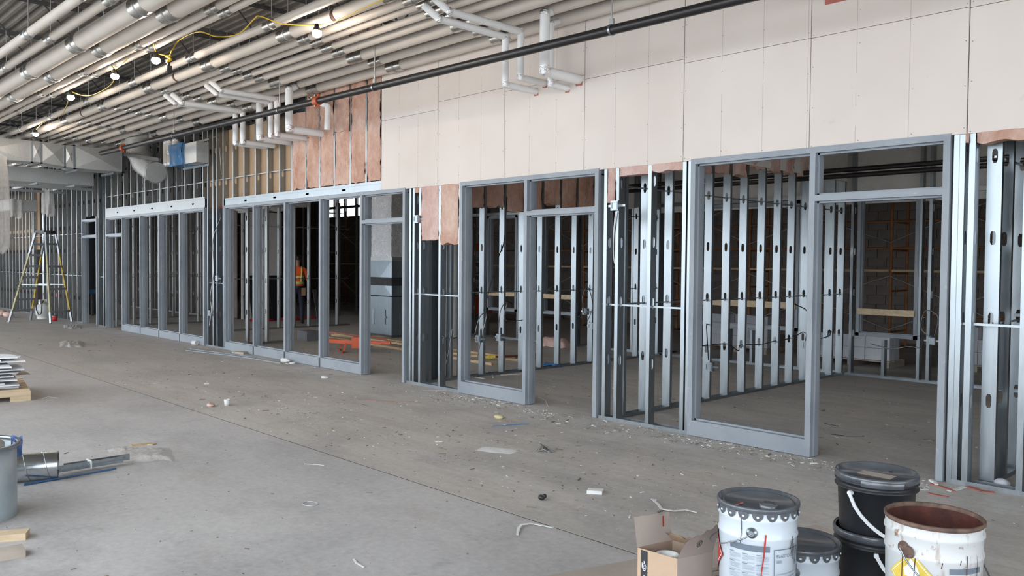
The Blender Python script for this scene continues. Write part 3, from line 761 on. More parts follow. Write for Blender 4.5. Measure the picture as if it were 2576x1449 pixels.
for pts, lab in ((c1,'yellow cord looping past the nearest bulb'),(c2,'yellow cord between the knotted bulb and the next'),(c3,'yellow cord sagging between the third and fourth bulbs'),(c4,'yellow cord running to the bulb above the duct')):
    solo('extension_cord', cord(pts), M['yellow_cord'], lab, 'cord', tuple(pts[-1]), 'yellow bulb cord')
kn = at(424, 145, 2, 4.12); mb = MB()
pts = [kn+Vector((.03*math.cos(a*1.7), .03*math.sin(a*2.3), .035*math.sin(a*1.1)-.006*a*.3)) for a in [k*.5 for k in range(36)]]
solo('cord_knot', MB().tube(pts, .005, 6), M['yellow_cord'], 'tangled knot of yellow cord beside the second bulb', 'cord', tuple(kn))
solo('cord_plug', MB().box(kn.x-.03, kn.x+.03, kn.y-.03, kn.y+.03, kn.z-.17, kn.z-.10).cyl((kn.x, kn.y, kn.z-.11), (kn.x, kn.y, kn.z-.03), .02, 8), M['black'], 'black plug dangling below the yellow cord knot', 'plug', (kn.x, kn.y, kn.z-.17))

# ---- sheet metal ducts across the far end
def panel(mb, p, n, h=.04):
    c = sum((Vector(q) for q in p), Vector())/4+Vector(n)*h
    mb.add(list(p)+[c], [(0,1,4),(1,2,4),(2,3,4),(3,0,4)])
t = thing('rectangular_duct', 'big rectangular sheet metal duct hung across the far end below the pipes', 'duct', (-19.9, -1.5, 3.6))
def duct_sec(a, b, name='duct_section'):
    """a,b = (y, x0, x1, z0, z1)"""
    mb = MB(); A = [(a[1],a[0],a[3]),(a[2],a[0],a[3]),(a[2],a[0],a[4]),(a[1],a[0],a[4])]; B = [(b[1],b[0],b[3]),(b[2],b[0],b[3]),(b[2],b[0],b[4]),(b[1],b[0],b[4])]
    for i in range(4):
        j = (i+1) % 4; n = [(0,0,-1),(1,0,0),(0,0,1),(-1,0,0)][i]
        panel(mb, (A[i], A[j], B[j], B[i]), n)
    mb.add(A, [(0,1,2,3)]); mb.add(B, [(3,2,1,0)])
    part(t, name, mb, M['duct'])
def flange(y, x0, x1, z0, z1):
    g = .025; mb = MB(); mb.box(x0-g, x1+g, y-.02, y+.02, z0-g, z0); mb.box(x0-g, x1+g, y-.02, y+.02, z1, z1+g); mb.box(x0-g, x0, y-.02, y+.02, z0-g, z1+g); mb.box(x1, x1+g, y-.02, y+.02, z0-g, z1+g)
    part(t, 'flange', mb, M['galv'])
e0 = (-.04, -20.2, -19.63, 3.62, 4.13); e1 = (-1.05, -20.2, -19.63, 3.62, 4.10); e2 = (-1.24, -20.2, -19.63, 3.64, 4.10)
e3 = (-1.70, -20.2, -19.60, 3.68, 4.12); e4 = (-1.88, -20.2, -19.60, 3.68, 4.12); e5 = (-3.3, -20.2, -19.55, 3.66, 4.10); e6 = (-5.5, -20.2, -19.55, 3.66, 4.10)
for a, b in ((e0,e1),(e1,e2),(e2,e3),(e3,e4),(e4,e5),(e5,e6)): duct_sec(a, b)
for e in (e0, e1, e2, e3, e4, e5): flange(*e)
for y in (-.25, -.9, -1.55, -2.6): part(t, 'hanger_rod', MB().cyl((-19.62, y, 4.1), (-19.62, y, 4.74), .006, 6), M['rod'])
for y in (-.25, -1.0): part(t, 'support_channel', MB().box(-20.35, -19.5, y-.03, y+.03, 3.545, 3.59), M['galv'])
t = thing('flat_duct', 'low flat sheet metal duct hung behind the big duct', 'duct', (-22.5, -1.5, 3.3))
part(t, 'duct_body', MB().box(-23.4, -21.6, -5.0, .1-.15, 3.42, 3.75), M['duct'])
for y in (-.5, -1.3, -2.1): part(t, 'support_channel', MB().box(-23.6, -21.4, y-.04, y+.04, 3.36, 3.41), M['galv_dull'])
part(t, 'side_rail', MB().box(-21.45, -21.40, -4.8, -.1, 3.28, 3.34), M['galv_dull'])
part(t, 'side_rail', MB().box(-23.0, -22.95, -4.8, -.3, 3.28, 3.34), M['galv_dull'])
t = thing('duct_outlet', 'small boxy duct outlet wrapped at the end under the far ducts', 'duct', (-26.3, -.7, 2.9))
part(t, 'box_body', MB().box(-26.9, -25.6, -.95, -.3, 2.95, 3.25), M['duct']); part(t, 'wrap', MB().grid(8, 8, lambda u, v: (-25.55+.05*math.sin(9*u), -.95+.3*u, 2.75+.5*v+.03*math.sin(7*u))), M['film'])
# hanging plastic bag
def drape(cx, cy, z0, z1, r0, r1, seed):
    mb = MB()
    def g(u, v):
        a = 2*PI*u; z = z1+(z0-z1)*v; rr = (r1+(r0-r1)*v*(1.6-v*1.0))*(1+.22*math.sin(5*a+seed)+.12*math.sin(9*a+v*4))
        if v > .93: rr *= .55
        return (cx+rr*math.cos(a), cy+rr*math.sin(a), z+.04*math.sin(4*a))
    return mb.grid(36, 14, g)
solo('plastic_sheet', drape(-18.2, -2.86, 1.75, 3.6, .22, .16, 1), M['film'], 'dusty translucent plastic sheet hanging at the left edge below the duct', 'plastic sheet', (-18.2, -2.86, 1.75))
solo('plastic_bag', drape(-23.0, -.70, 2.72, 3.40, .13, .10, 2), M['film'], 'plastic bag tied under the far flat duct', 'plastic bag', (-23.0, -.70, 2.72))
# foil wrapped elbow behind the bare studs
t = thing('wrapped_elbow', 'large plastic wrapped duct elbow before the far studs', 'duct', (-18.3, -.3, 3.4))
EY = -.30
pts = [at(x, y, 1, EY) for x, y in ((346,352),(347,368),(350,384),(356,399),(364,412),(374,422))]+[at(384,429,1,-.28), at(393,434,1,-.27)]
part(t, 'duct_body', MB().tube(pts, [.21+.010*math.sin(k*2.2) for k in range(8)], 20), M['duct'])
part(t, 'film_wrap', MB().tube([p+Vector((0,-.01,0)) for p in pts], [.23+.016*math.sin(k*3.7) for k in range(8)], 16, caps=False), M['film_clear'])
part(t, 'support_bar', MB().bar(at(314,388,1,-.6), at(402,402,1,-.6), .05, .07), M['joist'])
part(t, 'hanger_strap', MB().bar(at(372,350,1,-.3), at(372,330,1,-.3), .03, .03), M['galv'])
part(t, 'opening_trim', MB().bar(at(399,446,1,-.03), at(366,452,1,-.03), .03, .03).bar(at(387,345,1,-.03), at(388,446,1,-.03), .03, .03), M['galv'])
t = thing('wrapped_box', 'blue film wrapped duct end poking out of the far studs', 'duct', (-15.8, -.3, 3.44))
part(t, 'duct_body', MB().box(-15.75, -15.12, -.26, -.02, 3.46, 3.84), M['duct'])
part(t, 'film_wrap', MB().grid(12, 10, lambda u, v: (-16.3+.63*u, -.30+.02*math.sin(8*u+5*v), 3.45+.42*v)).grid(8, 10, lambda u, v: (-15.67+.02*math.sin(9*v), -.30+.28*u, 3.45+.42*v)).grid(8, 6, lambda u, v: (-16.3+.63*u, -.30+.28*v, 3.87)).grid(8, 6, lambda u, v: (-16.3+.63*u, -.30+.28*v, 3.45)), M['blue_film'])
part(t, 'opening_trim', MB().bar((-16.3,-.012,3.43),(-15.1,-.012,3.43),.03,.04).bar((-16.3,-.012,3.90),(-15.1,-.012,3.90),.03,.04), M['galv'])
# dusty equipment under film behind the far studs
for i, (x, y, z, sx, sz, lab) in enumerate(((-17.35, 2.2, 2.9, 1.1, .9, 'film covered air unit hung behind the far studs'), (-19.2, 2.6, 2.9, .9, .8, 'second film covered unit behind the far studs, left of the other'))):
    mb = MB().grid(14, 10, lambda u, v: (x-sx/2+sx*u, y+.06*math.sin(11*u+3*v), z-.1*math.sin(PI*u)+sz*v)).grid(10, 10, lambda u, v: (x+sx/2, y+.9*u, z+.05*math.sin(6*u)+sz*v)).grid(10, 10, lambda u, v: (x-sx/2+sx*u, y+.9*v, z+.03*math.sin(8*u)))
    t = thing('covered_unit', lab, 'air unit', (x, y, z), 0, 'film covered air units')
    part(t, 'film_cover', mb, M['film']); part(t, 'casing', MB().box(x-sx/2+.06, x+sx/2-.06, y+.12, y+.8, z+.12, z+sz-.05), M['duct'])
    for dx in (-.3, .3): part(t, 'hanger_rod', MB().cyl((x+dx, y+.4, z+sz-.06), (x+dx, y+.4, DECK), .007, 6), M['rod'])

# ================================================================ WHAT STANDS IN THE ROOMS
def column(x, y, r, mat, label, z1=DECK, n=28):
    t = thing('round_column', label, 'column', (x, y, 0))
    part(t, 'shaft', MB().cyl((x, y, .02), (x, y, z1), r, n), M[mat]); part(t, 'base_plate', MB().box(x-r*1.25, x+r*1.25, y-r*1.25, y+r*1.25, 0, .02), M['joist'])
column(-9.05, .50, .15, 'column', 'dark round column right behind the pink insulation batts')
column(-9.07, 5.95, .17, 'column', 'dark round column seen between the two nearest frames')
p = at(1133, 700, 1, 4.75); column(p.x, 4.75, .17, 'sono', 'white round column beside the dark one below the insulation', 3.6)
column(-26.5, 1.2, .42, 'column', 'wide black shaft behind the stepladder, standing in for a dark opening')  # black shaft put in for the dark opening between the far studs
# electrical boxes and cables
def jbox(x, y, z, label, face=(0,-1), grp='steel junction boxes'):
    t = thing('junction_box', label, 'electrical box', (x, y, z-.05), 0, grp)
    part(t, 'box_shell', MB().box(x-.05, x+.05, y-.027, y+.027, z-.05, z+.05), M['galv'])
    part(t, 'cover_ring', MB().box(x-.032, x+.032, y-.034, y-.028, z-.04, z-.03).box(x-.032, x+.032, y-.034, y-.028, z+.03, z+.04).box(x-.04, x-.03, y-.034, y-.028, z-.04, z+.04).box(x+.03, x+.04, y-.034, y-.028, z-.04, z+.04), M['galv'])
    part(t, 'bracket', MB().box(x-.11, x+.11, y+.012, y+.018, z-.012, z+.012), M['galv'])
    return t
jbox(-5.36, -.03, 2.23, 'junction box hanging at the pale insulation beside the second frame')
jbox(-8.70, -.03, 2.20, 'junction box high beside the two insulation batts')
jbox(-15.05, -.03, .64, 'junction box low between the two far long frames')
jbox(-14.72, -.03, 1.30, 'junction box at waist height between the two far long frames')
jbox(-8.72, 1.10, .55, 'junction box low on the left partition, first behind the frame')
jbox(-8.72, 1.50, .55, 'junction box low on the left partition, second behind the frame')
jbox(-8.72, 3.55, .62, 'junction box low at the far end of the left partition')
jbox(-8.72, 3.40, .86, 'junction box above another at the far end of the left partition')
jbox(-5.38, 1.80, .42, 'junction box low on the middle partition near the frame')
jbox(-5.38, 4.24, .52, 'junction box at the far end of the middle partition')
jbox(-4.16, 5.478, .60, 'junction box facing out of the back wall by the window')
jbox(-1.84, .80, 1.25, 'junction box at waist height on the rightmost partition')
jbox(-1.84, 1.2, .62, 'junction box low on the rightmost partition')
def cable(pts, label, r=.007, mat='grey_cable'):
    solo('cable', cord(pts, r=r), M[mat], label, 'cable', tuple(pts[0]), 'loose armoured cables')
cable([(-15.02,-.01,.66),(-15.0,-.05,.95),(-14.93,-.02,1.4),(-14.95,-.02,2.0),(-14.75,-.01,2.3),(-14.62,-.01,2.42)], 'grey cable rising in a bow between the two far long frames')
cable([(-15.0,-.05,.62),(-14.95,-.09,.40),(-14.90,-.07,.75),(-15.02,-.05,.9)], 'loop of grey cable at the low far junction box')
cable([(-14.60,-.01,3.2),(-14.66,-.02,3.7),(-14.75,-.01,3.9),(-14.95,-.01,3.92)], 'thin cable arching over the tan board by the far frame')
cable([(-5.37,-.02,2.17),(-5.40,-.01,1.95),(-5.42,.02,1.70),(-5.40,.05,1.5),(-5.42,.07,.9)], 'white cable dropping from the box by the pale insulation', mat='sono')
cable([(-8.70,1.0,.62),(-8.66,1.05,.86),(-8.68,1.2,.90),(-8.70,1.12,.55),(-8.64,1.0,.30)], 'looped cable at the first low box on the left partition')
cable([(-8.70,1.45,.60),(-8.62,1.42,.95),(-8.66,1.58,1.05),(-8.72,1.6,.80),(-8.72,2.0,.78)], 'looped cable at the second low box on the left partition')
cable([(-8.72,1.18,.95),(-8.68,1.42,1.7),(-8.70,1.55,1.95),(-8.72,1.62,2.6)], 'cable slanting up the left partition to the insulation', mat='black')
cable([(-8.70,3.35,.80),(-8.62,3.2,1.1),(-8.64,3.36,1.25),(-8.66,3.5,.95),(-8.70,3.42,.7)], 'big loop of cable at the far end of the left partition')
cable([(-5.40,1.80,.50),(-5.38,1.72,.86),(-5.46,1.84,.92)], 'cable bowing out above the low box of the middle partition', mat='black')
cable([(-5.46,1.6,.66),(-5.44,2.24,.66),(-5.42,2.5,.56),(-5.46,2.63,.62),(-5.44,3.08,.60),(-5.46,3.5,.62),(-5.43,3.88,.64),(-5.46,4.28,.70)], 'black cable threaded low through the middle partition studs', mat='black')
cable([(-5.40,4.24,.58),(-5.38,4.3,.95),(-5.44,4.0,1.1),(-5.46,3.9,1.12)], 'black cable looping above the far box of the middle partition', mat='black')
cable([(-5.46,4.3,.62),(-5.44,4.7,.58),(-5.40,5.0,.62),(-5.46,5.1,.70)], 'black cable seen through the nearest doorway by the corner', mat='black')
cable([(-4.10,5.40,.68),(-4.05,5.36,.95),(-4.22,5.38,1.02),(-4.28,5.40,.78),(-4.16,5.40,.66)], 'loop of cable above the box in the back wall')
cable([(-5.0,5.46,.5),(-4.7,5.42,.45),(-4.45,5.44,.50),(-4.3,5.46,.48)], 'cable slung under the window in the back wall')
cable([(-1.86,.75,1.30),(-1.84,.9,1.18),(-1.88,1.28,1.22)], 'black cable through the rightmost partition at waist height', mat='black', r=.012)
cable([(-1.84,1.2,.68),(-1.80,1.15,.95),(-1.84,1.3,1.1)], 'bent conduit above the low box on the rightmost partition', r=.014)
cable([(-8.25,.01,.01),(-8.33,.2,.4),(-8.36,.3,.75)], 'thin wires slanting beside the dark column', r=.004)

# air handling ducts in the big room
for i, (x0, x1, y0, y1, lab) in enumerate(((-15.40,-14.46, 3.70, 4.40, 'tall sheet metal duct cabinet seen through the wide doorway'), (-15.45,-14.50, 4.62, 5.35, 'second duct cabinet behind the first in the wide doorway'))):
    t = thing('duct_cabinet', lab, 'duct', ((x0+x1)/2, (y0+y1)/2, 0), 0, 'duct cabinets in the big room')
    mb = MB().box(x0, x1, y0, y1, .06, .88); part(t, 'lower_section', mb, M['duct_dark'])
    mb = MB(); a, b = .90, 1.66
    for q, n in ((((x0,y0,a),(x1,y0,a),(x1-.06,y0+.04,b),(x0+.06,y0+.04,b)), (0,-1,0)), (((x1,y0,a),(x1,y1,a),(x1-.06,y1-.04,b),(x1-.06,y0+.04,b)), (1,0,0)), (((x1,y1,a),(x0,y1,a),(x0+.06,y1-.04,b),(x1-.06,y1-.04,b)), (0,1,0)), (((x0,y1,a),(x0,y0,a),(x0+.06,y0+.04,b),(x0+.06,y1-.04,b)), (-1,0,0))): panel(mb, q, n, .02)
    part(t, 'upper_section', mb, M['duct_dark'])
    part(t, 'rubber_joint', MB().box(x0-.012, x1+.012, y0-.012, y1+.012, 1.12, 1.30), M['black_rubber'])
    part(t, 'collar', MB().box(x0+.03, x1-.03, y0+.02, y1-.02, 1.66, 1.74), M['galv_dull'])
    w0 = lambda u, v, s: .02*mnoise.noise(Vector((u*9+i*5, v*14, s)))
    mb = MB().grid(14, 22, lambda u, v: (x0+.09+(x1-x0-.18)*u, y0+.05+w0(u,v,1), 1.74+1.5*v)).grid(12, 22, lambda u, v: (x1-.09+w0(u,v,2), y0+.05+(y1-y0-.1)*u, 1.74+1.5*v)).grid(6, 6, lambda u, v: (x0+.09+(x1-x0-.18)*u, y1-.05, 1.74+1.5*v)).grid(6, 6, lambda u, v: (x0+.09, y0+.05+(y1-y0-.1)*u, 1.74+1.5*v))
    part(t, 'foil_wrap', mb, M['foil'])
    d = part(t, 'access_door', MB().box(x0+.32, x1-.22, y0-.014, y0-.001, .28, .60), M['duct_dark'])
    part(d, 'hinge', MB().box(x0+.24, x0+.32, y0-.02, y0-.001, .27, .60), M['galv']); part(d, 'latch', MB().box(x1-.23, x1-.18, y0-.03, y0-.001, .42, .46), M['galv'])
    part(t, 'base_rail', MB().box(x0, x1, y0, y1, 0, .06), M['joist'])

# lumber on the floor of the big room
def plank(p0, p1, wd, th, z, label, mat='wood', name='lumber_plank', z2=None, grp='planks on the room floor'):
    a = Vector((p0[0], p0[1], z+th/2)); b = Vector((p1[0], p1[1], (z if z2 is None else z2)+th/2))
    solo(name, MB().bar(a, b, wd, th), M[mat], label, 'plank', (p0[0], p0[1], z), grp)
plank((-15.3,2.70),(-9.60,2.20), .09, .04, 0, 'long plank lying nearest the wide doorway')
plank((-15.7,3.02),(-10.0,3.10), .09, .04, 0, 'long plank lying second from the wide doorway')
plank((-15.4,2.92),(-11.4,2.70), .09, .04, .041, 'plank laid on top between the long ones', z2=.041)
plank((-14.85,3.55),(-13.1,3.2), .14, .04, 0, 'short plank slanting before the duct cabinet')
plank((-11.9,2.62),(-9.75,2.92), .09, .04, 0, 'plank end seen through the second frame beside the brass fitting')
solo('steel_angle', MB().bar((-16.9,3.35,.02), (-13.9,3.35,.02), .05, .04), M['red_scrap'], 'rusty red steel angle behind the planks', 'steel', (-16.9,3.35,0))
# brass and copper fitting
t = thing('pipe_fitting', 'copper pipe with brass valve lying behind the second frame', 'pipe', (-9.9, 2.5, 0))
part(t, 'copper_pipe', MB().tube([(-10.2,2.55,.05),(-9.8,2.9,.08),(-9.6,3.15,.13)], .018, 8).cyl((-9.6,3.15,.13), (-9.6,3.15,.02), .018, 8), M['rust'])
part(t, 'brass_valve', MB().cyl((-10.25,2.50,.04), (-10.05,2.66,.06), .032, 10).sph((-10.14,2.6,.05), .045), M['warn_yel'])
# orange trestle tool
t = thing('roller_stand', 'low orange steel roller stand on the floor of the big room', 'stand', (-12.7, 1.6, 0))
part(t, 'beam', MB().bar((-13.35,1.40,.17), (-12.62,1.62,.17), .10, .07), M['lift_orange'])
part(t, 'head', MB().bar((-12.62,1.54,.18), (-12.40,1.72,.18), .20, .20), M['lift_orange'])
part(t, 'arm', MB().bar((-12.42,1.66,.19), (-12.0,1.92,.19), .05, .05), M['lift_orange'])
for dx, dy in ((-13.25,1.30),(-13.1,1.62),(-12.7,1.44)):
    part(t, 'leg', MB().bar((dx, dy, .16), (dx-.03, dy-.04, .01), .035, .035).bar((dx-.08, dy, .012), (dx+.12, dy-.16, .012), .03, .02), M['lift_orange'])
t = solo('grey_block', MB().box(-15.35,-14.95,1.95,2.25,0,.20), M['cmu_grey'], 'single dark grey block on the floor by the third frame light', 'block', (-15.15,2.1,0))
# dark panels and red bags against the light wall
for i in range(3):
    y = 3.95+.28*i
    solo('dark_panel', MB().obox((-21.38+.05*i, y+.15, .62), (.012,0,.004), (0,.22,.0), (-.16,0,.60)), M['black'], ['leftmost','middle','rightmost'][i]+' of three dark panels leaning on the light inner wall', 'panel', (-21.3, y, 0), 'dark leaning panels')
for i, (x, y, lab) in enumerate(((-20.75,3.9,'red bag slumped at the foot of the dark panels'),(-20.7,4.75,'red bag right of the dark panels'),(-20.9,5.5,'flat red bag by the worker'))):
    solo('red_bag', MB().grid(12, 8, lambda u, v: (x-.3+.6*u, y-.35+.7*v, (.12 if i < 2 else .06)*math.sin(PI*u)*math.sin(PI*v)*(1+.4*math.sin(9*u+i))+.002)), M['red'], lab, 'bag', (x, y, 0), 'red bags on the room floor')
solo('cable_drum', MB().cyl((-21.0,4.25,.17), (-20.8,4.25,.17), .17, 16), M['black'], 'small black drum beside the red bags', 'drum', (-20.9,4.25,0))

# ---- the worker
def worker(loc, rz):
    V, E, R = [], [], []
    def v(x, y, z, rx, ry=None): V.append((x, y, z)); R.append((rx, ry or rx)); return len(V)-1
    def chain(a, *pts):
        for p in pts: b = v(*p); E.append((a, b)); a = b
        return a
    pel = v(0, 0, .95, .15, .115)
    ch = chain(pel, (0, -.005, 1.08, .145, .11), (0, .0, 1.24, .16, .115), (0, .015, 1.38, .165, .11), (0, .03, 1.46, .09, .08))
    nk = chain(ch, (0, .045, 1.52, .055), (0, .065, 1.58, .07, .085), (0, .075, 1.65, .078, .10), (0, .07, 1.71, .06, .075))
    sp = 3
    for s in (-1, 1):
        wr_ = chain(sp, (s*.16, .01, 1.42, .07), (s*.215, 0, 1.36, .062), (s*.245, -.02, 1.22, .052), (s*.26, -.02, 1.11, .046), (s*.27, .03, .99, .042), (s*.275, .07, .89, .03))
        pm_ = chain(wr_, (s*.275, .085, .84, .036, .022), (s*.275, .10, .80, .036, .02))
        for k, (dy, ln) in enumerate(((.028,.07),(.010,.08),(-.010,.075),(-.028,.06))):
            chain(pm_, (s*.272, .10+dy, .78, .010), (s*.262, .105+dy, .78-ln*.55, .0095), (s*.245, .10+dy, .78-ln, .008))
        chain(wr_, (s*.262, .125, .83, .012), (s*.25, .14, .79, .010))
        kn = chain(pel, (s*.09, 0, .86, .105), (s*.105, .01, .68, .088), (s*.11, .03, .50, .066), (s*.112, .0, .34, .062), (s*.115, -.02, .12, .046))
        chain(kn, (s*.118, -.01, .06, .05, .045), (s*.13, .09, .045, .048, .036), (s*.135, .17, .035, .04, .03))
    me = bpy.data.meshes.new('body'); me.from_pydata(V, E, [])
    t = thing('person', 'worker in orange high visibility shirt and dark trousers standing behind the frame studs', 'person', loc, rz)
    o = link('body', me, t); md = o.modifiers.new('skin', 'SKIN'); md.use_smooth_shade = True
    if not me.skin_vertices: pass
    for i, sv in enumerate(me.skin_vertices[0].data): sv.radius = R[i]; sv.use_root = (i == 0)
    sb = o.modifiers.new('sub', 'SUBSURF'); sb.levels = sb.render_levels = 2
    mt, nt, bs = nodemat('worker_clothes'); sx = N(nt, 'ShaderNodeSeparateXYZ'); nt.links.new(coords(nt), sx.inputs[0]); z = sx.outputs[2]; ax = math_(nt, 'ABSOLUTE', sx.outputs[0])
    gt = lambda a, b: math_(nt, 'GREATER_THAN', a, b)
    c = mix(nt, gt(z, .10), (.03,.025,.02), (.022,.027,.042))
    c = mix(nt, gt(z, .96), c, (.85,.11,.015)); c = mix(nt, gt(z, 1.485), c, (.42,.23,.16))
    arm = math_(nt, 'MULTIPLY', gt(ax, .205), gt(.955, z)); c = mix(nt, arm, c, (.42,.23,.16))
    fore = math_(nt, 'MULTIPLY', gt(ax, .205), math_(nt, 'MULTIPLY', gt(z, .90), gt(1.13, z))); c = mix(nt, fore, c, (.02,.02,.025))
    nt.links.new(c, bs.inputs['Base Color']); bs.inputs['Roughness'].default_value = .8; me.materials.append(mt)
    lpart(t, 'hard_hat', MB().lathe([(.128,0),(.132,.006),(.118,.012),(.112,.05),(.09,.10),(.05,.13),(.001,.138)], 20, (0,.07,1.665)).lathe([(.14,0),(.128,.004)], 20, (0,.085,1.665)), M['black'])
    lpart(t, 'face', MB().sph((-.028,.165,1.655), .011).sph((.028,.165,1.655), .011).sph((0,.182,1.63), .014, sc=(.8,1,1.3)).box(-.022,.022,.160,.172,1.592,1.598).sph((-.083,.07,1.645), .02, sc=(.4,.8,1.3)).sph((.083,.07,1.645), .02, sc=(.4,.8,1.3)), M['skin'])
    for z, rx, ry in ((1.07,.160,.128),(1.22,.172,.130)):
        lpart(t, 'reflective_band', MB().add(*(lambda n: ([(rx*math.cos(2*PI*k/n), .005+ry*math.sin(2*PI*k/n), z+dz) for dz in (-.028,.028) for k in range(n)], [(k, (k+1) % n, n+(k+1) % n, n+k) for k in range(n)]))(24), sm=True), M['reflect'])
    for s in (-1, 1): lpart(t, 'reflective_brace', MB().tube([(s*.09,-.118,1.10),(s*.10,-.128,1.25),(s*.11,-.105,1.40),(s*.10,-.02,1.485),(s*.09,.10,1.42),(s*.09,.135,1.25),(s*.09,.12,1.10)], .016, 6), M['reflect'])
    lpart(t, 'tool_belt', MB().lathe([(.172,-.03),(.176,0),(.172,.03)], 24, (0,0,.965)), M['black'])
    lpart(t, 'tool_pouch', MB().box(.10,.20,-.16,-.09,.74,.94).box(-.2,-.1,-.16,-.09,.78,.94), M['leather'])
    return t
worker((-19.25, 4.15, 0), math.radians(62))
solo('metal_stud', MB().bar((-18.93,4.62,.01), (-19.0,4.50,.90), .10, .035, (1,0,0)), M['galv'], 'steel stud offcut standing upright in the hand of the worker', 'stud', (-18.93,4.62,0))

# ---- scaffolding before the block wall
SY0, SY1 = 9.75, 10.55
def scaffold_frame(x, label):
    t = thing('scaffold', label, 'scaffold', (x, SY0, 0), 0, 'orange scaffold frames')
    for y in (SY0, SY1):
        part(t, 'post', MB().cyl((x, y, .03), (x, y, 3.55), .028, 10), M['orange_rust']); part(t, 'base_plate', MB().box(x-.07, x+.07, y-.07, y+.07, 0, .03), M['rust'])
    for z in (.35,.75,1.15,1.5,1.95,2.5,2.95,3.45): part(t, 'rung', MB().cyl((x, SY0, z), (x, SY1, z), .02, 8), M['orange_rust'])
SX = [-27.0,-24.8,-22.4,-19.6,-16.8,-14.3,-11.9,-9.45,-6.4,-3.9]
SL = ['leftmost','second','third','fourth','fifth','sixth','seventh','eighth','ninth','tenth']
for i, x in enumerate(SX): scaffold_frame(x, 'orange scaffold frame, %s from the left before the block wall' % SL[i])
for i in range(len(SX)-1):
    a, b = SX[i], SX[i+1]; nm = 'between the %s and %s scaffold frames' % (SL[i], SL[i+1])
    t = thing('cross_brace', 'crossed steel braces '+nm, 'brace', (a, SY0-.04, .4), 0, 'scaffold cross braces')
    for z in (.4, 2.1):
        part(t, 'brace_tube', MB().cyl((a, SY0-.035, z), (b, SY0-.035, z+1.05), .011, 6), M['rod']); part(t, 'brace_tube', MB().cyl((a, SY0-.05, z+1.05), (b, SY0-.05, z), .011, 6), M['rod'])
    t = thing('guard_rail', 'orange guard rails '+nm, 'rail', (a, SY0-.06, 1.9), 0, 'scaffold guard rails')
    for z in (1.99, 2.50, .72): part(t, 'rail', MB().cyl((a, SY0+.0, z), (b, SY0+.0, z), .018, 8), M['orange_rust'])
    solo('scaffold_deck', MB().box(a+.03, b-.03, SY0-.05, SY0+.22, 1.525, 1.57), M['wood'], 'wooden scaffold board '+nm, 'plank', (a, SY0, 1.525), 'scaffold boards')
# pale blocks stacked beyond the back wall
bm = MB().box(-.195,.195,-.095,.095,0,.19).mesh('concrete_block', M['cmu_white'])
def block_stack(x, y, nx, nz, grp, lab):
    t = thing('wood_pallet', 'wooden pallet under the '+grp, 'pallet', (x, y, 0))
    for k in range(4): part(t, 'deck_board', MB().box(x-.05, x+.41*nx, y-.2+.18*k-.05, y-.2+.18*k+.05, .09, .11), M['wood_grey'])
    for k in range(3): part(t, 'runner', MB().box(x-.05+k*(.41*nx/2-.02), x+.05+k*(.41*nx/2-.02)-.02, y-.25, y+.4, 0, .09), M['wood_grey'])
    for k in range(nz):
        for i in range(nx):
            for j in range(2):
                if k == nz-1 and nz > 2 and (i+j) % 2: continue
                o = inst(None, 'concrete_block', bm, (x+.2+.4*i, y-.08+.2*j, .11+.195*k)) if False else link('concrete_block', bm, None, (x+.2+.4*i, y-.08+.2*j, .111+.195*k))
                tag(o, 'pale block, %s course, %s %s of the %s' % ((['bottom','second','third'][k] if k < nz-1 else 'top'), ['left','middle','right'][i if nx == 3 else 2*i], ['front','rear'][j], lab), 'block', grp)
block_stack(-8.75, 7.3, 3, 3, 'block stack behind the middle partition', 'middle partition stack')
block_stack(-6.45, 7.0, 3, 2, 'block stack beyond the nearest doorway', 'nearest doorway stack')
block_stack(-4.55, 7.6, 2, 3, 'block stack at the right of the nearest doorway', 'stack right of it')
# orange scissor lift
t = thing('scissor_lift', 'orange scissor lift seen between the studs behind the second frame', 'lift', (-17.3, 8.0, 0))
part(t, 'chassis', MB().box(-18.3,-16.4,7.6,8.4,.25,.75), M['lift_orange'])
for x in (-18.0,-16.8):
    for y in (7.62,8.38): part(t, 'wheel', MB().cyl((x, y-.08, .2), (x, y+.08, .2), .2, 16), M['black_rubber'])
for k in range(3):
    for y in (7.7, 8.3): part(t, 'scissor_arm', MB().bar((-18.2,y,.8+.35*k),(-16.5,y,1.1+.35*k),.06,.10).bar((-18.2,y+.05,1.1+.35*k),(-16.5,y+.05,.8+.35*k),.06,.10), M['black'])
part(t, 'platform', MB().box(-18.3,-16.4,7.55,8.45,1.95,2.15), M['lift_orange']); part(t, 'platform_side', MB().box(-18.3,-16.38,7.53,7.56,2.15,2.5), M['lift_orange'])
part(t, 'guard_rail', MB().tube([(-18.3,7.55,2.15),(-18.3,7.55,3.05),(-16.4,7.55,3.05),(-16.4,7.55,2.15)], .022, 8).cyl((-18.3,7.55,2.7),(-16.4,7.55,2.7),.018,8), M['lift_orange'])
LIFT = t
solo('insulation_piece', MB().grid(10, 8, lambda u, v: (-11.4+.75*u, 5.0+.3*v, .17*min(1, 6*min(u,1-u,v,1-v))+.01*math.sin(20*u+9*v)+.003)), M['insul_pink'], 'pink insulation slab on the floor behind the second doorway', 'insulation', (-11.0,5.1,0))

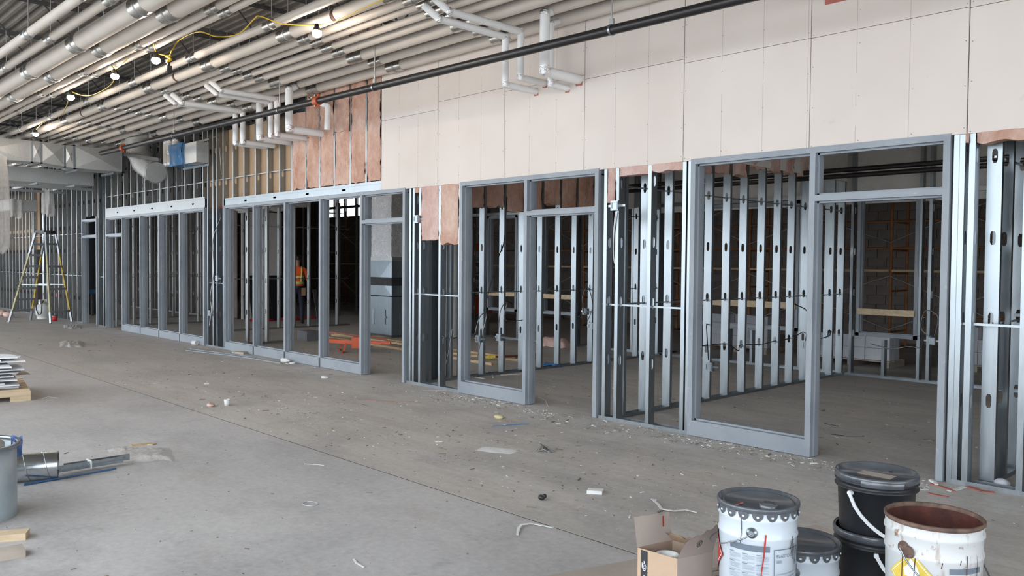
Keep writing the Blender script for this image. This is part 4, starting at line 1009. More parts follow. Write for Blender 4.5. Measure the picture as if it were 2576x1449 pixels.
# ---- far end of the hall: ladder, tank and the rest
t = thing('step_ladder', 'tall yellow fibreglass stepladder standing open at the far left', 'ladder', (-23.75, -.7, 0))
A, B, Cc, D = [Vector(p) for p in ((-24.2,-1.31,0),(-24.6,-.72,0),(-22.98,-.66,0),(-23.36,-.06,0))]
Tz = 2.30; TA, TB, TC, TD = Vector((-23.88,-.76,Tz)), Vector((-24.02,-.50,Tz)), Vector((-23.52,-.62,Tz)), Vector((-23.64,-.36,Tz))
for a, b, mt in ((A,TA,'ladder_yel'),(B,TB,'ladder_yel2'),(Cc,TC,'ladder_yel'),(D,TD,'ladder_yel2')):
    r = part(t, 'rail', MB().bar(a.lerp(b,.09), b.lerp(a,.03), .032, .085, (1,-.6,0)), M[mt])
    part(r, 'foot', MB().bar(a+Vector((0,0,.003)), a.lerp(b,.12), .04, .095, (1,-.6,0)), M['alum'])
    part(r, 'top_bracket', MB().bar(b.lerp(a,.0), b.lerp(a,.24), .036, .092, (1,-.6,0)), M['alum'])
for k in range(1, 8):
    s = k/8.0
    part(t, 'step', MB().bar(A.lerp(TA,s), B.lerp(TB,s), .085, .055), M['alum'])
    if k in (1,3,5,7): part(t, 'rear_rung', MB().bar(Cc.lerp(TC,s), D.lerp(TD,s), .07, .055), M['alum'])
part(t, 'spreader', MB().bar(A.lerp(TA,.42), Cc.lerp(TC,.42), .012, .025).bar(B.lerp(TB,.42), D.lerp(TD,.42), .012, .025), M['galv'])
part(t, 'top_cap', MB().prism([(-.10,-.06),(.10,-.06),(.12,0),(.10,.06),(-.10,.06),(-.12,0)], lambda u, v, z: ((TA.x+TD.x)/2+u*2.4*.85-v*1.6*.3, (TA.y+TD.y)/2+u*.55+v*2.6, z), Tz-.02, Tz+.07), M['black'])
t = thing('propane_tank', 'white propane tank on the floor under the stepladder', 'gas tank', (-25.1, -.28, 0))
c = (-25.1, -.28, 0)
part(t, 'tank_body', MB().lathe([(.13,.03),(.16,.06),(.19,.12),(.195,.22),(.19,.30),(.15,.37),(.08,.41),(.001,.42)], 24, c), M['tank'])
part(t, 'foot_ring', MB().lathe([(.15,0),(.15,.06),(.14,.06),(.14,0)], 24, c), M['tank'])
part(t, 'collar', MB().lathe([(.12,.38),(.12,.52),(.11,.52),(.11,.39)], 20, c, 0, True, .6, 5.4), M['tank'])
part(t, 'valve', MB().cyl((c[0],c[1],.41), (c[0],c[1],.49), .025, 10), M['warn_yel'])
part(t, 'hose', MB().tube([(c[0]+.02,c[1],.48),(c[0]+.25,c[1]-.10,.42),(c[0]+.25,c[1]-.12,.15),(c[0]+.18,c[1]-.16,.10),(c[0]+.08,c[1]-.2,.25),(c[0]+.12,c[1]-.2,.42)], .012, 6), M['black_rubber'])
t = thing('paint_can', 'small red paint can near the stepladder feet', 'can', (-23.9,-.33,0))
part(t, 'can_body', MB().lathe([(.001,0),(.07,0),(.07,.13),(.001,.13)], 18, (-23.9,-.33,0)), M['red']); part(t, 'lid', MB().lathe([(.073,.13),(.073,.145),(.06,.14),(.001,.14)], 18, (-23.9,-.33,0)), M['galv'])
t = thing('work_bench', 'blue topped steel bench behind the stepladder', 'bench', (-25.2,.9,0))
part(t, 'bench_top', MB().box(-25.7,-24.3,.55,1.2,.68,.76), M['blue_bench'])
for x in (-25.6,-24.4):
    for y in (.62,1.12): part(t, 'leg', MB().box(x-.03,x+.03,y-.03,y+.03,0,.68), M['joist'])
for i, (x, y, lab) in enumerate(((-25.9,-.95,'pink insulation scrap left of the stepladder foot'),(-26.8,-.9,'pink insulation scrap at the left picture edge'))):
    solo('insulation_scrap', MB().sph((x,y,.09), .16, 12, 8, 0, (1.2,.8,.55)), M['insul_pink'], lab, 'insulation', (x,y,0), 'pink scraps by the ladder')
solo('sheathing_panel', MB().box(-26.25,-25.85,.3,.32,.0,1.0), M['red'], 'dark red board standing behind the propane tank', 'board', (-26.05,.31,0))

# ================================================================ FOREGROUND
def text2d(body, size, align='CENTER'):
    cu = bpy.data.curves.new('t', 'FONT'); cu.body = body; cu.size = size; cu.align_x = align
    o = bpy.data.objects.new('t', cu); COL.objects.link(o); bpy.context.view_layer.update()
    dg = bpy.context.evaluated_depsgraph_get(); me = o.evaluated_get(dg).to_mesh()
    vs = [(v.co.x, v.co.y) for v in me.vertices]; fs = [tuple(p.vertices) for p in me.polygons]
    o.evaluated_get(dg).to_mesh_clear(); bpy.data.objects.remove(o); bpy.data.curves.remove(cu)
    return vs, fs
def wrap(mb, vs, fs, R, a0, z0, mi=0):
    """lay flat artwork (x,y) round a cylinder of radius R; angle 0 faces local +x"""
    mb.add([(R*math.cos(a0+x/R), R*math.sin(a0+x/R), z0+y) for x, y in vs], fs, mi)
def wrect(mb, x0, x1, y0, y1, R, a0, z0, mi=0):
    n = max(1, int(abs(x1-x0)/.012)); xs = [x0+(x1-x0)*k/n for k in range(n+1)]
    wrap(mb, [(x, y0) for x in xs]+[(x, y1) for x in xs], [(k, k+1, n+2+k, n+1+k) for k in range(n)], R, a0, z0, mi)
def wline(mb, p0, p1, wd, R, a0, z0, mi=0):
    p0, p1 = Vector((*p0, 0)), Vector((*p1, 0)); d = p1-p0; nn = Vector((-d.y, d.x, 0)).normalized()*wd/2
    n = max(1, int(d.length/.012)); vs = []
    for s in (-1, 1): vs += [tuple((p0+d*k/n+nn*s)[:2]) for k in range(n+1)]
    wrap(mb, vs, [(k, k+1, n+2+k, n+1+k) for k in range(n)], R, a0, z0, mi)
def wpoly(mb, pts, R, a0, z0, mi=0, n=10):
    """convex diamond-like shape sliced into vertical strips so that it follows the curve"""
    xs = [p[0] for p in pts]; x0, x1 = min(xs), max(xs); m = len(pts)
    def span(x):
        ys = []
        for i in range(m):
            (ax, ay), (bx, by) = pts[i], pts[(i+1) % m]
            if min(ax, bx)-1e-9 <= x <= max(ax, bx)+1e-9 and abs(ax-bx) > 1e-9: ys.append(ay+(by-ay)*(x-ax)/(bx-ax))
        return min(ys), max(ys)
    vs = []
    for k in range(n+1):
        x = x0+(x1-x0)*k/n; a, b = span(x); vs += [(x, a), (x, b)]
    wrap(mb, vs, [(2*k, 2*k+2, 2*k+3, 2*k+1) for k in range(n)], R, a0, z0, mi)
DEG = math.radians
def face_cam(x, y): return math.atan2(-6.677-y, -x)

def steel_pail(name, label, x, y, z, H, R, lid=True, detail=None, mat='pail_white', ear=-8, bail=True, group='white steel pails', cap=(.55, 28)):
    t = thing(name, label, 'pail', (x, y, z), face_cam(x, y), group)
    Rb = R*.955
    prof = [(.001,.0),(Rb*.96,.0),(Rb*.97,.008),(Rb,.012),(R*.985,H-.118),(R*1.012,H-.112),(R*1.012,H-.104),(R*.988,H-.098),(R*.992,H-.050),(R*1.022,H-.044),(R*1.022,H-.034),(R*.995,H-.028),(R,H-.004)]
    if not lid: prof += [(R*1.02,H),(R*1.015,H+.006),(R*.985,H+.004)]
    lpart(t, 'body', MB().lathe(prof, 56), M[mat])
    if lid:
        L = lpart(t, 'lid', MB().lathe([(R*1.005,H-.012),(R*1.045,H-.006),(R*1.055,H+.004),(R*1.04,H+.012),(R*1.0,H+.010),(R*.97,H-.006),(R*.93,H-.006),(R*.90,H+.002),(R*.87,H+.002),(R*.85,H-.003),(.001,H-.003)], 56), M['lid'])
        n = 18
        for k in range(n):
            a = 2*PI*k/n; mb = MB(); w_ = R*2*PI/n*.42; pts = [(w_*math.cos(b), -.030*math.sin(b)) for b in [PI*q/8 for q in range(9)]]
            vs = pts+[(p[0], .006) for p in pts]; wrap(mb, vs, [(q, q+1, 10+q, 9+q) for q in range(8)], R*1.030, a, H-.008); lg = lpart(L, 'lug', mb, M['lid'])
            mb = MB(); mb.obox((R*1.034*math.cos(a), R*1.034*math.sin(a), H-.022), (.0018*math.cos(a), .0018*math.sin(a), 0), (-.0042*math.sin(a), .0042*math.cos(a), 0), (0,0,.0032)); lpart(L, 'lug_slot', mb, M['handle_white'])
        if cap:
            ca = DEG(cap[1]); cx, cy = R*cap[0]*math.cos(ca), R*cap[0]*math.sin(ca)
            lpart(L, 'spout_cap', MB().lathe([(.036,-.003),(.036,.010),(.030,.014),(.026,.010),(.020,.013),(.001,.013)], 24, (cx, cy, H)), M['lid'])
    else:
        lpart(t, 'inner_lining', MB().lathe([(R*.98,H),(R*.955,H-.06),(R*.94,.02),(.001,.02)], 48), M['rust'])
        lpart(t, 'rim', MB().lathe([(R*1.0,H-.008),(R*1.03,H-.002),(R*1.03,H+.006),(R*1.0,H+.010),(R*.97,H+.004),(R*.97,H-.006)], 56), M['rust_rim'])
    ze = H-.083; a = DEG(ear); e = (R*1.0*math.cos(a), R*1.0*math.sin(a), ze); dv = Vector((math.cos(a), math.sin(a), 0))
    E_ = lpart(t, 'ear', MB().tube([Vector(e), Vector(e)+dv*.006, Vector(e)+dv*.008, Vector(e)+dv*.018], [.021,.019,.012,.010], 16), M['galv' if lid else 'rust_rim'])
    if not lid: lpart(E_, 'ear_plate', MB().tube([Vector(e)+Vector((-.02*math.sin(a),.02*math.cos(a),-.012)), Vector(e)+dv*.008+Vector((-.02*math.sin(a),.02*math.cos(a),-.012))], [.022,.019], 14), M['rust_rim'])
    a2 = a+PI; e2 = (R*math.cos(a2), R*math.sin(a2), ze)
    lpart(t, 'ear', MB().tube([Vector(e2), Vector(e2)+Vector((math.cos(a2), math.sin(a2), 0))*.015], .018, 12), M['galv'])
    return t
def bail_wire(t, R, ze, ear, side, drop, r=.0028, grip=False):
    pts = []
    for k in range(25):
        s = k/24; an = DEG(ear)+side*PI*s; rr = R*1.0+.02+.012*math.sin(PI*s)
        pts.append((rr*math.cos(an), rr*math.sin(an), ze-drop*math.sin(PI*s)**.8))
    h = lpart(t, 'bail', MB().tube(pts, r, 6), M['wire'])
    if grip: lpart(h, 'grip', MB().tube(pts[10:15], .011, 8), M['black'])

# tall white pail with the product label (stands on another of its kind)
H1, R1 = .36, .148
PX, PY, PZ0 = -1.613, -3.779, .355
pail_lo = steel_pail('steel_pail', 'white steel pail below the frame edge carrying the labelled one', PX, PY, 0, .34, R1, group='white steel pails')
t = steel_pail('steel_pail', 'tall white pail with a printed product label and red run, black lid', PX, PY, PZ0, H1, R1)
bail_wire(t, R1, H1-.083, -8, -1, .085)
Rl = R1*1.004; art = MB()
Ltop = H1-.130
wrect(art, -.108, .046, Ltop-.022, Ltop, Rl, 0, 0, 1)                        # slate heading bar
rng = random.Random(3)
for c in range(3):
    x0 = -.110+c*.054; yy = Ltop-.034; k = 0
    while yy > Ltop-.225:
        ln = .046*(rng.uniform(.5, 1) if k % 5 == 4 else 1); head = k % 6 == 0
        wrect(art, x0, x0+(.022 if head else ln), yy-.0022, yy, Rl, 0, 0, 1 if head else 2); yy -= .0052 if not head else .0062; k += 1
        if k % 6 == 5: yy -= .004
for s, sz, yy, xx in (('INTERPRÉTATION  INSTRUCTIONS', .0095, Ltop-.014, -.03),): pass
bx0, bx1, by0, by1 = .062, .192, Ltop-.205, Ltop-.012                          # framed name plate
for a, b, c, d in ((bx0,bx1,by1-.003,by1),(bx0,bx1,by0,by0+.003),(bx0,bx0+.003,by0,by1),(bx1-.003,bx1,by0,by1)): wrect(art, a, b, c, d, Rl, 0, 0, 1)
for body, sz, xx, yy in (('ELASTOCOL', .0172, bx0+.010, by1-.032), ('500', .016, bx0+.010, by1-.052)):
    vs, fs = text2d(body, sz, 'LEFT'); wrap(art, [(xx+p[0], yy+p[1]) for p in vs], fs, Rl*1.0008, 0, 0, 1)
for k in range(6): wrect(art, bx0+.012, bx0+.012+(.095, .10, .10, .097, .075, .085)[k], by1-.098-.013*k, by1-.094-.013*k, Rl, 0, 0, 2)
wrect(art, bx0-.002, bx1, by0-.042, by0-.012, Rl, 0, 0, 1)
ly = .055
D0 = -.250                                                                    # red flammable diamond on the left flank
wpoly(art, [(D0-.10, H1-.20), (D0, H1-.10), (D0+.10, H1-.20), (D0, H1-.30)], Rl, 0, 0, 3, 16)
for s in (.086, .078): pass
for p, q in (((-.088,0),(0,.088)),((0,.088),(.088,0)),((.088,0),(0,-.088)),((0,-.088),(-.088,0))): wline(art, (D0+p[0], H1-.20+p[1]), (D0+q[0], H1-.20+q[1]), .0025, Rl*1.001, 0, 0, 0)
fl2 = [(-.018,-.01),(-.022,.012),(-.006,.03),(-.004,.05),(.014,.028),(.022,.006),(.012,-.012)]
wpoly(art, [(D0+a, H1-.20+b) for a, b in fl2], Rl*1.001, 0, 0, 0, 12)
wline(art, (D0-.025, H1-.225), (D0+.025, H1-.225), .005, Rl*1.001, 0, 0, 0)
wline(art, (-.062, H1-.012), (-.060, H1-.075), .0035, R1*1.024, 0, 0, 4); wline(art, (-.060, H1-.075), (-.063, H1-.128), .003, R1*1.014, 0, 0, 4)
wline(art, (.030, H1-.085), (.024, H1-.17), .006, R1*1.016, 0, 0, 3); wline(art, (.024, H1-.17), (.017, H1-.225), .005, Rl*1.002, 0, 0, 3); wline(art, (.017, H1-.225), (.015, H1-.25), .004, Rl*1.002, 0, 0, 3)
for k in range(9): wline(art, (.150+.006*k*rng.uniform(.3,1), H1-.10-.012*k*rng.uniform(.4,1)), (.135+.006*k, H1-.15-.012*k), rng.uniform(.001,.004), R1*1.015, 0, 0, 4)
for k in range(9): wrect(art, -.118+.006*k, -.118+.006*k+(.002, .004)[k % 2], .02, .05, Rl, 0, 0, 4)
lpart(t, 'label_print', art, [M['label_white'], M['print_grey'], M['print_lite'], M['warn_red'], M['print_black']])
lpart(t, 'lid_spill', MB().grid(6, 3, lambda u, v: (.03+.05*u, -.075+.012*v+.01*math.sin(5*u), H1-.0015), 0), M['red_scrap'])
# lower white pail
QX, QY = -1.61, -3.425
t = steel_pail('steel_pail', 'lower white pail with a black lid behind the tall labelled one', QX, QY, .120, .355, .152, cap=(.62, -52))
bail_wire(t, .152, .355-.083, 14, -1, .14); art = MB()
wline(art, (-.018, .33), (-.018, .23), .006, .152*1.02, 0, 0, 4); wrect(art, -.02, .12, .205, .222, .152*1.004, 0, 0, 1)
lpart(t, 'label_print', art, [M['label_white'], M['print_grey'], M['print_lite'], M['warn_red'], M['print_black']])
solo('crate_block', MB().box(QX-.14, QX+.14, QY-.14, QY+.14, 0, .119), M['wood_grey'], 'wooden block under the lower white pail', 'block', (QX, QY, 0))
# rusty open pail
RX, RY, RZ = -1.035, -3.590, .375
lo = steel_pail('steel_pail', 'white steel pail below the frame edge under the rusty one', RX, RY, 0, .36, .155, group='white steel pails')
t = steel_pail('rusty_pail', 'open rusty white pail with brown inside and yellow flammable mark', RX, RY, RZ, .37, .158, lid=False, mat='pail_rusty', ear=-35, group='white steel pails')
bail_wire(t, .158, .37-.083, -35, 1, .17, .0032, True); art = MB(); Rr = .158*1.002
wpoly(art, [(-.155, .19), (-.068, .28), (.02, .19), (-.068, .10)], Rr, 0, 0, 3, 16)
for p, q in (((-.078,0),(0,.080)),((0,.080),(.078,0)),((.078,0),(0,-.08)),((0,-.08),(-.078,0))): wline(art, (-.068+p[0], .19+p[1]), (-.068+q[0], .19+q[1]), .002, Rr*1.001, 0, 0, 0)
wpoly(art, [(-.068+a*1.25, .203+b*1.1) for a, b in fl2], Rr*1.001, 0, 0, 0, 12); wline(art, (-.10, .183), (-.04, .173), .003, Rr*1.001, 0, 0, 0)
wrect(art, .052, .175, .222, .240, Rr, 0, 0, 1)
for c in range(3):
    yy = .212
    while yy > .03: wrect(art, .052+c*.042, .052+c*.042+.036, yy-.002, yy, Rr, 0, 0, 2); yy -= .0056
for x, a, b in ((.112,.285,.05),(.160,.28,.20),(-.10,.29,.06),(-.055,.26,.18),(.03,.26,.24),(.09,.27,.255)): wline(art, (x, a), (x-.004, b), .0028, Rr*1.012, 0, 0, 4)
lpart(t, 'label_print', art, [M['label_white'], M['print_grey'], M['print_lite'], M['warn_yel'], M['rust']])

# stacked black plastic pails
def black_pail(x, y, z, H, label, lid, ear):
    R = .158; t = thing('plastic_pail', label, 'pail', (x, y, z), face_cam(x, y), 'black plastic pails')
    lpart(t, 'body', MB().lathe([(.001,0),(R*.90,0),(R*.915,.01),(R*.97,H-.055),(R*1.045,H-.052),(R*1.05,H-.046),(R*.98,H-.043),(R*.985,H-.028),(R*1.05,H-.025),(R*1.055,H-.018),(R*.99,H-.014),(R,H)], 56), M['black_hdpe'])
    if lid:
        L = lpart(t, 'lid', MB().lathe([(R*1.005,H-.020),(R*1.05,H-.018),(R*1.06,H+.004),(R*1.035,H+.012),(R*.99,H+.010),(R*.965,H-.004),(.001,H-.004)], 56), M['lid'])
        lpart(L, 'tear_strip', MB().lathe([(R*1.056,H-.026),(R*1.07,H-.022),(R*1.07,H-.006),(R*1.058,H-.002)], 20, (0,0,0), 0, True, DEG(-20), DEG(38)), M['lid'])
        sa = DEG(20); lpart(L, 'lid_label', MB().obox((.01, .0, H-.0032), (.030,-.012,0), (.025,.065,0), (0,0,.0006)), M['card_grey'])
        lpart(L, 'bung', MB().lathe([(.009,0),(.007,.003),(.001,.003)], 12, (-.07,.055,H-.004)), M['black'])
    else:
        lpart(t, 'rim_collar', MB().lathe([(R*1.0,H-.02),(R*1.065,H-.02),(R*1.075,H+.002),(R*1.05,H+.012),(R*1.0,H+.006)], 56), M['lid'])
    pts = []
    for k in range(21):
        s = k/20; an = DEG(ear)+PI*s; rr = R*1.06+.006+.02*math.sin(PI*s); pts.append((rr*math.cos(an), rr*math.sin(an), H-.062-.19*math.sin(PI*s)**.75))
    mb = MB(); 
    for k in range(20): 
        p, q = Vector(pts[k]), Vector(pts[k+1]); o_ = Vector((p.x, p.y, 0)).normalized(); mb.bar(p, q+(q-p)*.08, .005, .014, (q-p).cross(o_))
    h = lpart(t, 'bail', mb, M['handle_white']); a = DEG(ear)
    for b in (a, a+PI): lpart(h, 'bail_pin', MB().cyl((R*1.0*math.cos(b), R*1.0*math.sin(b), H-.062), (R*1.11*math.cos(b), R*1.11*math.sin(b), H-.062), .010, 14), M['handle_white'])
    return t
BX, BY = -1.418, -3.142
black_pail(BX, BY, .512, .238, 'black plastic pail on top of its stack, lidded with a worn label', True, -36)
black_pail(BX, BY, .277, .235, 'black plastic pail in the middle of its stack', False, 2)
black_pail(BX, BY, .040, .237, 'lowest black plastic pail of its stack', False, 20)
solo('crate_board', MB().box(BX-.16, BX+.16, BY-.16, BY+.16, 0, .039), M['wood_grey'], 'wooden board under the stack of black pails', 'board', (BX, BY, 0))

# cardboard box
zc = .42; A, B, Cc, Dd = at(1603,1377,2,zc), at(1704,1406,2,zc), at(1793,1386,2,zc), None
Dd = A+Cc-B; ctr = (A+Cc)/2; Z = Vector((0,0,1))
t = thing('cardboard_box', 'open brown cardboard box with ragged flaps beside the white pail', 'box', (ctr.x, ctr.y, 0))
def wall_(p, q, mat, name='box_side', z0=.004, z1=zc, out=.003):
    n = (q-p).cross(Z).normalized()*out
    mb = MB().prism([(0,0),(1,0),(1,1),(0,1)], lambda u, v, s: tuple(Vector((*(p.lerp(q, u)).xy, z0+(z1-z0)*v))+n*s), 0, -1); return part(t, name, mb, M[mat])
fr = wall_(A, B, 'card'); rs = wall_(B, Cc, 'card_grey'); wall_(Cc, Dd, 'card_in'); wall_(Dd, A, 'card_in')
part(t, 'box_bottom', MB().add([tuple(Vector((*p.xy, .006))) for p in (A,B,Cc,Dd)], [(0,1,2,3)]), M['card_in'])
def flap(p, q, up_, out, mat, skew=0., rag=.010, seed=1, curl=.0):
    n = (q-p).cross(Z).normalized(); rg = random.Random(seed); N_ = 12
    tops = [rg.uniform(-rag, rag) for _ in range(N_+1)]; mb = MB()
    for off in (0, .0035):
        def g(u, v):
            k = min(N_, int(round(u*N_))); b = p.lerp(q, u)
            return tuple(b+n*(out*v+off*.5+curl*v*v)+Z*((up_+skew*u+tops[k]*(v > .9))*v)+(q-p)*(.02*v))
        mb.grid(N_, 4, g)
    return part(t, 'flap', mb, M[mat])
flap(Dd, A, .115, .02, 'card_grey', .012, .005, 2); f2 = flap(B, Cc, .085, .035, 'card_grey', .045, .006, 3, .01); flap(Cc, Dd, .045, -.05, 'card', .0, .008, 5)
n_ab = (B-A).cross(Z).normalized(); uab = (B-A).normalized(); lab_ = (B-A).length
def on_ab(u, v, e=.0012): return tuple(A+uab*(u*lab_)+n_ab*(.003+e)+Z*(v-zc+.0)) if False else tuple(Vector((*(A+uab*(u*lab_)).xy, v))+n_ab*e)
part(fr, 'tape_strip', MB().add([on_ab(.10,zc-.004), on_ab(.27,zc-.006), on_ab(.27,.05), on_ab(.10,.05)], [(0,1,2,3)]), M['print_black'])
def ring2(fn, cu, cv, ru, rv, w_, n=20):
    vs = [fn(cu+ru*k*math.cos(2*PI*i/n), cv+rv*k*math.sin(2*PI*i/n)) for k in (1, 1-w_) for i in range(n)]
    return vs, [(i, (i+1) % n, n+(i+1) % n, n+i) for i in range(n)]
mb = MB()
for cv in (zc-.075, zc-.135):
    mb.add(*ring2(lambda u, v: on_ab(u, v, .002), .19, cv, .05, .016, .18)); mb.add(*ring2(lambda u, v: on_ab(u, v, .002), .19, cv, .026, .008, .35))
    mb.add([on_ab(.13,cv-.004,.002), on_ab(.145,cv-.004,.002), on_ab(.145,cv+.018,.002), on_ab(.13,cv+.018,.002)], [(0,1,2,3)]); mb.add([on_ab(.18,cv+.016,.002), on_ab(.20,cv+.016,.002), on_ab(.20,cv+.026,.002), on_ab(.18,cv+.026,.002)], [(0,1,2,3)])
part(fr, 'printed_marks', mb, M['label_white'])
ubc = (Cc-B).normalized(); lbc = (Cc-B).length; nbc = (Cc-B).cross(Z).normalized()
def on_f2(u, v, e=.0045): return tuple(B.lerp(Cc, u)+nbc*(.035*v+.01*v*v+e)+Z*((.085+.045*u)*v))
mb = MB(); cu, cv = .50, .50
mb.add(*ring2(on_f2, cu, cv, .075, .15, .16)); 
for (a0, b0, a1, b1) in ((-.045,-.09,.045,.09),(0,-.06,0,.05),(-.03,.01,.03,.03),(0,-.02,.03,-.08),(0,-.02,-.025,-.07)):
    d = Vector((a1-a0, (b1-b0)*.5, 0)).normalized(); nx, ny = -d.y*.007, d.x*.014
    mb.add([on_f2(cu+a0-nx, cv+b0-ny), on_f2(cu+a1-nx, cv+b1-ny), on_f2(cu+a1+nx, cv+b1+ny), on_f2(cu+a0+nx, cv+b0+ny)], [(0,1,2,3)])
part(f2, 'printed_mark', mb, M['print_black'])
part(t, 'red_streak', MB().bar(Dd.lerp(A,.28)+Vector((0,0,.07))-(A-Dd).cross(Z).normalized()*.003, Dd.lerp(A,.28)+Vector((0,0,.115)), .006, .002), M['warn_red'])
solo('tape_roll', MB().lathe([(.035,0),(.05,0),(.05,.03),(.035,.03),(.035,0)], 18, (ctr.x-.02, ctr.y-.02, .40-.03)).cyl((ctr.x-.02, ctr.y-.02, .01), (ctr.x-.02, ctr.y-.02, .375), .03, 10), M['paper'], 'white cup lying in the cardboard box', 'cup', (ctr.x-.02, ctr.y-.02, .01))
# plywood strip on the floor by the box
def fl(px, py, z=0.0): return at(px, py, 2, z)
t = thing('plywood_board', 'long plywood strip on the floor behind the box and pails', 'board', (-2.6, -3.0, 0))
a, b = Vector((-2.95,-4.05,.05)), Vector((-2.28,-1.85,.05)); sd = Vector((.98,-.29,0)).normalized()*.28
for k in range(2):
    z0 = .002+.022*k; sh = sd.normalized()*(.012*k)
    mb = MB().prism([(0,0),(1,0),(1,1),(0,1)], lambda u, v, s: tuple(Vector((*(a.lerp(b, v)+sd*u-sh).xy, s))), z0, z0+.019); part(t, 'ply_sheet', mb, M['ply'])

# ---- left foreground
DX, DY = -6.04, -5.575
t = thing('round_duct_piece', 'wide upright galvanised round duct at the lower left edge', 'duct', (DX, DY, 0))
part(t, 'shell', MB().lathe([(.27,0),(.27,.44),(.262,.44),(.262,.01),(.001,.01)], 48, (DX, DY, 0)), M['tank_blue'])
part(t, 'rim_bead', MB().tube([(DX+.282*math.cos(2*PI*k/48), DY+.282*math.sin(2*PI*k/48), .455) for k in range(49)], .013, 8), M['galv'])
part(t, 'inner_fitting', MB().lathe([(.20,.30),(.20,.46),(.16,.50),(.001,.46)], 24, (DX+.02, DY, 0)), M['duct'])
part(t, 'orange_sticker', MB().obox((DX+.14, DY+.06, .475), (.02,.012,0), (-.012,.02,0), (0,0,.002)), M['warn_yel'])
q_ = at(40, 1098, 2, .47); mb = MB().grid(8, 8, lambda u, v: (q_.x+.0+.03*u+.008*math.sin(6*v), q_.y-.03+.06*u, .475-.13*v+.008*math.sin(7*u)))
solo('checked_cloth', mb, M['denim'], 'blue checked cloth hung over the far side of the round duct', 'cloth', (q_.x, q_.y, .32))
e0, e1 = Vector((-6.70,-4.88,.105)), Vector((-7.0,-5.78,.105)); ax = (e1-e0).normalized()
t = thing('spiral_duct', 'short galvanised spiral duct lying on the floor at the left', 'duct', (e0.x, e0.y, 0))
part(t, 'shell', MB().tube([e0, e1], .10, 40, caps=False), M['duct_bright']); part(t, 'inner_shell', MB().tube([e0, e1], .096, 32, caps=False), M['galv_dull'])
mb = MB(); hel = []
nv = ax.cross(Z).normalized(); bv = ax.cross(nv)
for k in range(300):
    s = k/299; an = 2*PI*s*7.2; hel.append(e0+ax*((e1-e0).length*s)+(nv*math.cos(an)+bv*math.sin(an))*.1005)
part(t, 'spiral_seam', MB().tube(hel, .003, 5), M['galv'])
t = thing('steel_stud_offcut', 'galvanised stud offcut reaching out past the spiral duct', 'stud', (-6.9,-4.3,0))
s0, s1 = fl(150,1178,.05), fl(318,1152,.05); part(t, 'channel', MB().bar(s0, s1, .09, .004, Z).bar(s0+Vector((.03,-.035,.0)), s1+Vector((.03,-.035,.0)), .003, .05, Z).bar(s0-Vector((.03,-.035,.0)), s1-Vector((.03,-.035,.0)), .003, .05, Z), M['galv'])
part(t, 'strap', MB().bar(s0.lerp(s1,.42), s0.lerp(s1,.44), .10, .06, Z), M['paper'])
solo('blue_rods', MB().cyl(fl(60,1220,.008), fl(292,1178,.008), .006, 6).cyl(fl(62,1217,.01), fl(285,1181,.02), .006, 6), M['blue_bench'], 'thin blue steel rods under the spiral duct', 'rod', tuple(fl(60,1220)))
# pallet with broken drywall
PX0, PY0 = -10.62, -4.12; ux = Vector((-.16,-.98,0)).normalized(); vx = Vector((-.98,.16,0)).normalized()
t = thing('wood_pallet', 'wooden pallet carrying drywall offcuts at the left edge', 'pallet', (PX0, PY0, 0))
o0 = Vector((PX0, PY0, 0))
for k in range(6): part(t, 'deck_board', MB().obox(o0+ux*.6+vx*(.05+.2*k)+Z*.125, ux*.6, vx*.045, Z*.012), M['wood_pale'])
for k in range(3): part(t, 'runner', MB().obox(o0+ux*(.04+.55*k)+vx*.5+Z*.065, ux*.045, vx*.5, Z*.045), M['wood_pale'])
part(t, 'stringer', MB().obox(o0+ux*.6+vx*.02+Z*.085, ux*.6, vx*.02, Z*.03), M['wood_pale']); part(t, 'block', MB().obox(o0+ux*.09+vx*.04+Z*.06, ux*.10, vx*.045, Z*.06), M['wood_pale'])
rg = random.Random(12); zz = .138
for k in range(17):
    ln = rg.uniform(.42,.58); sh = rg.uniform(.02,.34) if k > 2 else .1; ang = rg.uniform(-.16,.16); uu = (ux*math.cos(ang)+vx*math.sin(ang)); vv = uu.cross(Z)*-1
    th = .0125 if k % 3 else .016
    c = o0+ux*(sh+ln)+vx*(.30+rg.uniform(-.06,.1))+Z*(zz+th/2); n_ = rg.uniform(.2,.30)
    mb = MB().prism([(-ln,-n_),(-ln+.06*rg.random(),n_*.4),(-ln+.12*rg.random(),n_),(ln,n_),(ln,-n_)], lambda u, v, s: tuple(c+uu*u+vx*v+Z*s), -th/2, th/2)
    solo('drywall_offcut', mb, M['white_board'], 'white drywall offcut, '+['bottom','second','third','fourth','fifth','sixth','seventh','eighth','ninth','tenth','eleventh','twelfth','thirteenth','fourteenth','fifteenth','sixteenth','topmost'][k]+(' of the stack on the pallet' if k in (0, 16) else ' up the stack on the pallet'), 'drywall', tuple(c), 'drywall offcuts on the pallet'); zz += th+.012*(k % 2)+.002
solo('paper_tear', MB().grid(6, 4, lambda u, v: tuple(o0+ux*(-.02+.16*u)+vx*(.05+.05*v)+Z*(.29+.05*math.sin(PI*u)*(1-v)))), M['card_in'], 'brown torn paper curling from the drywall stack', 'paper', tuple(o0+Z*.28))
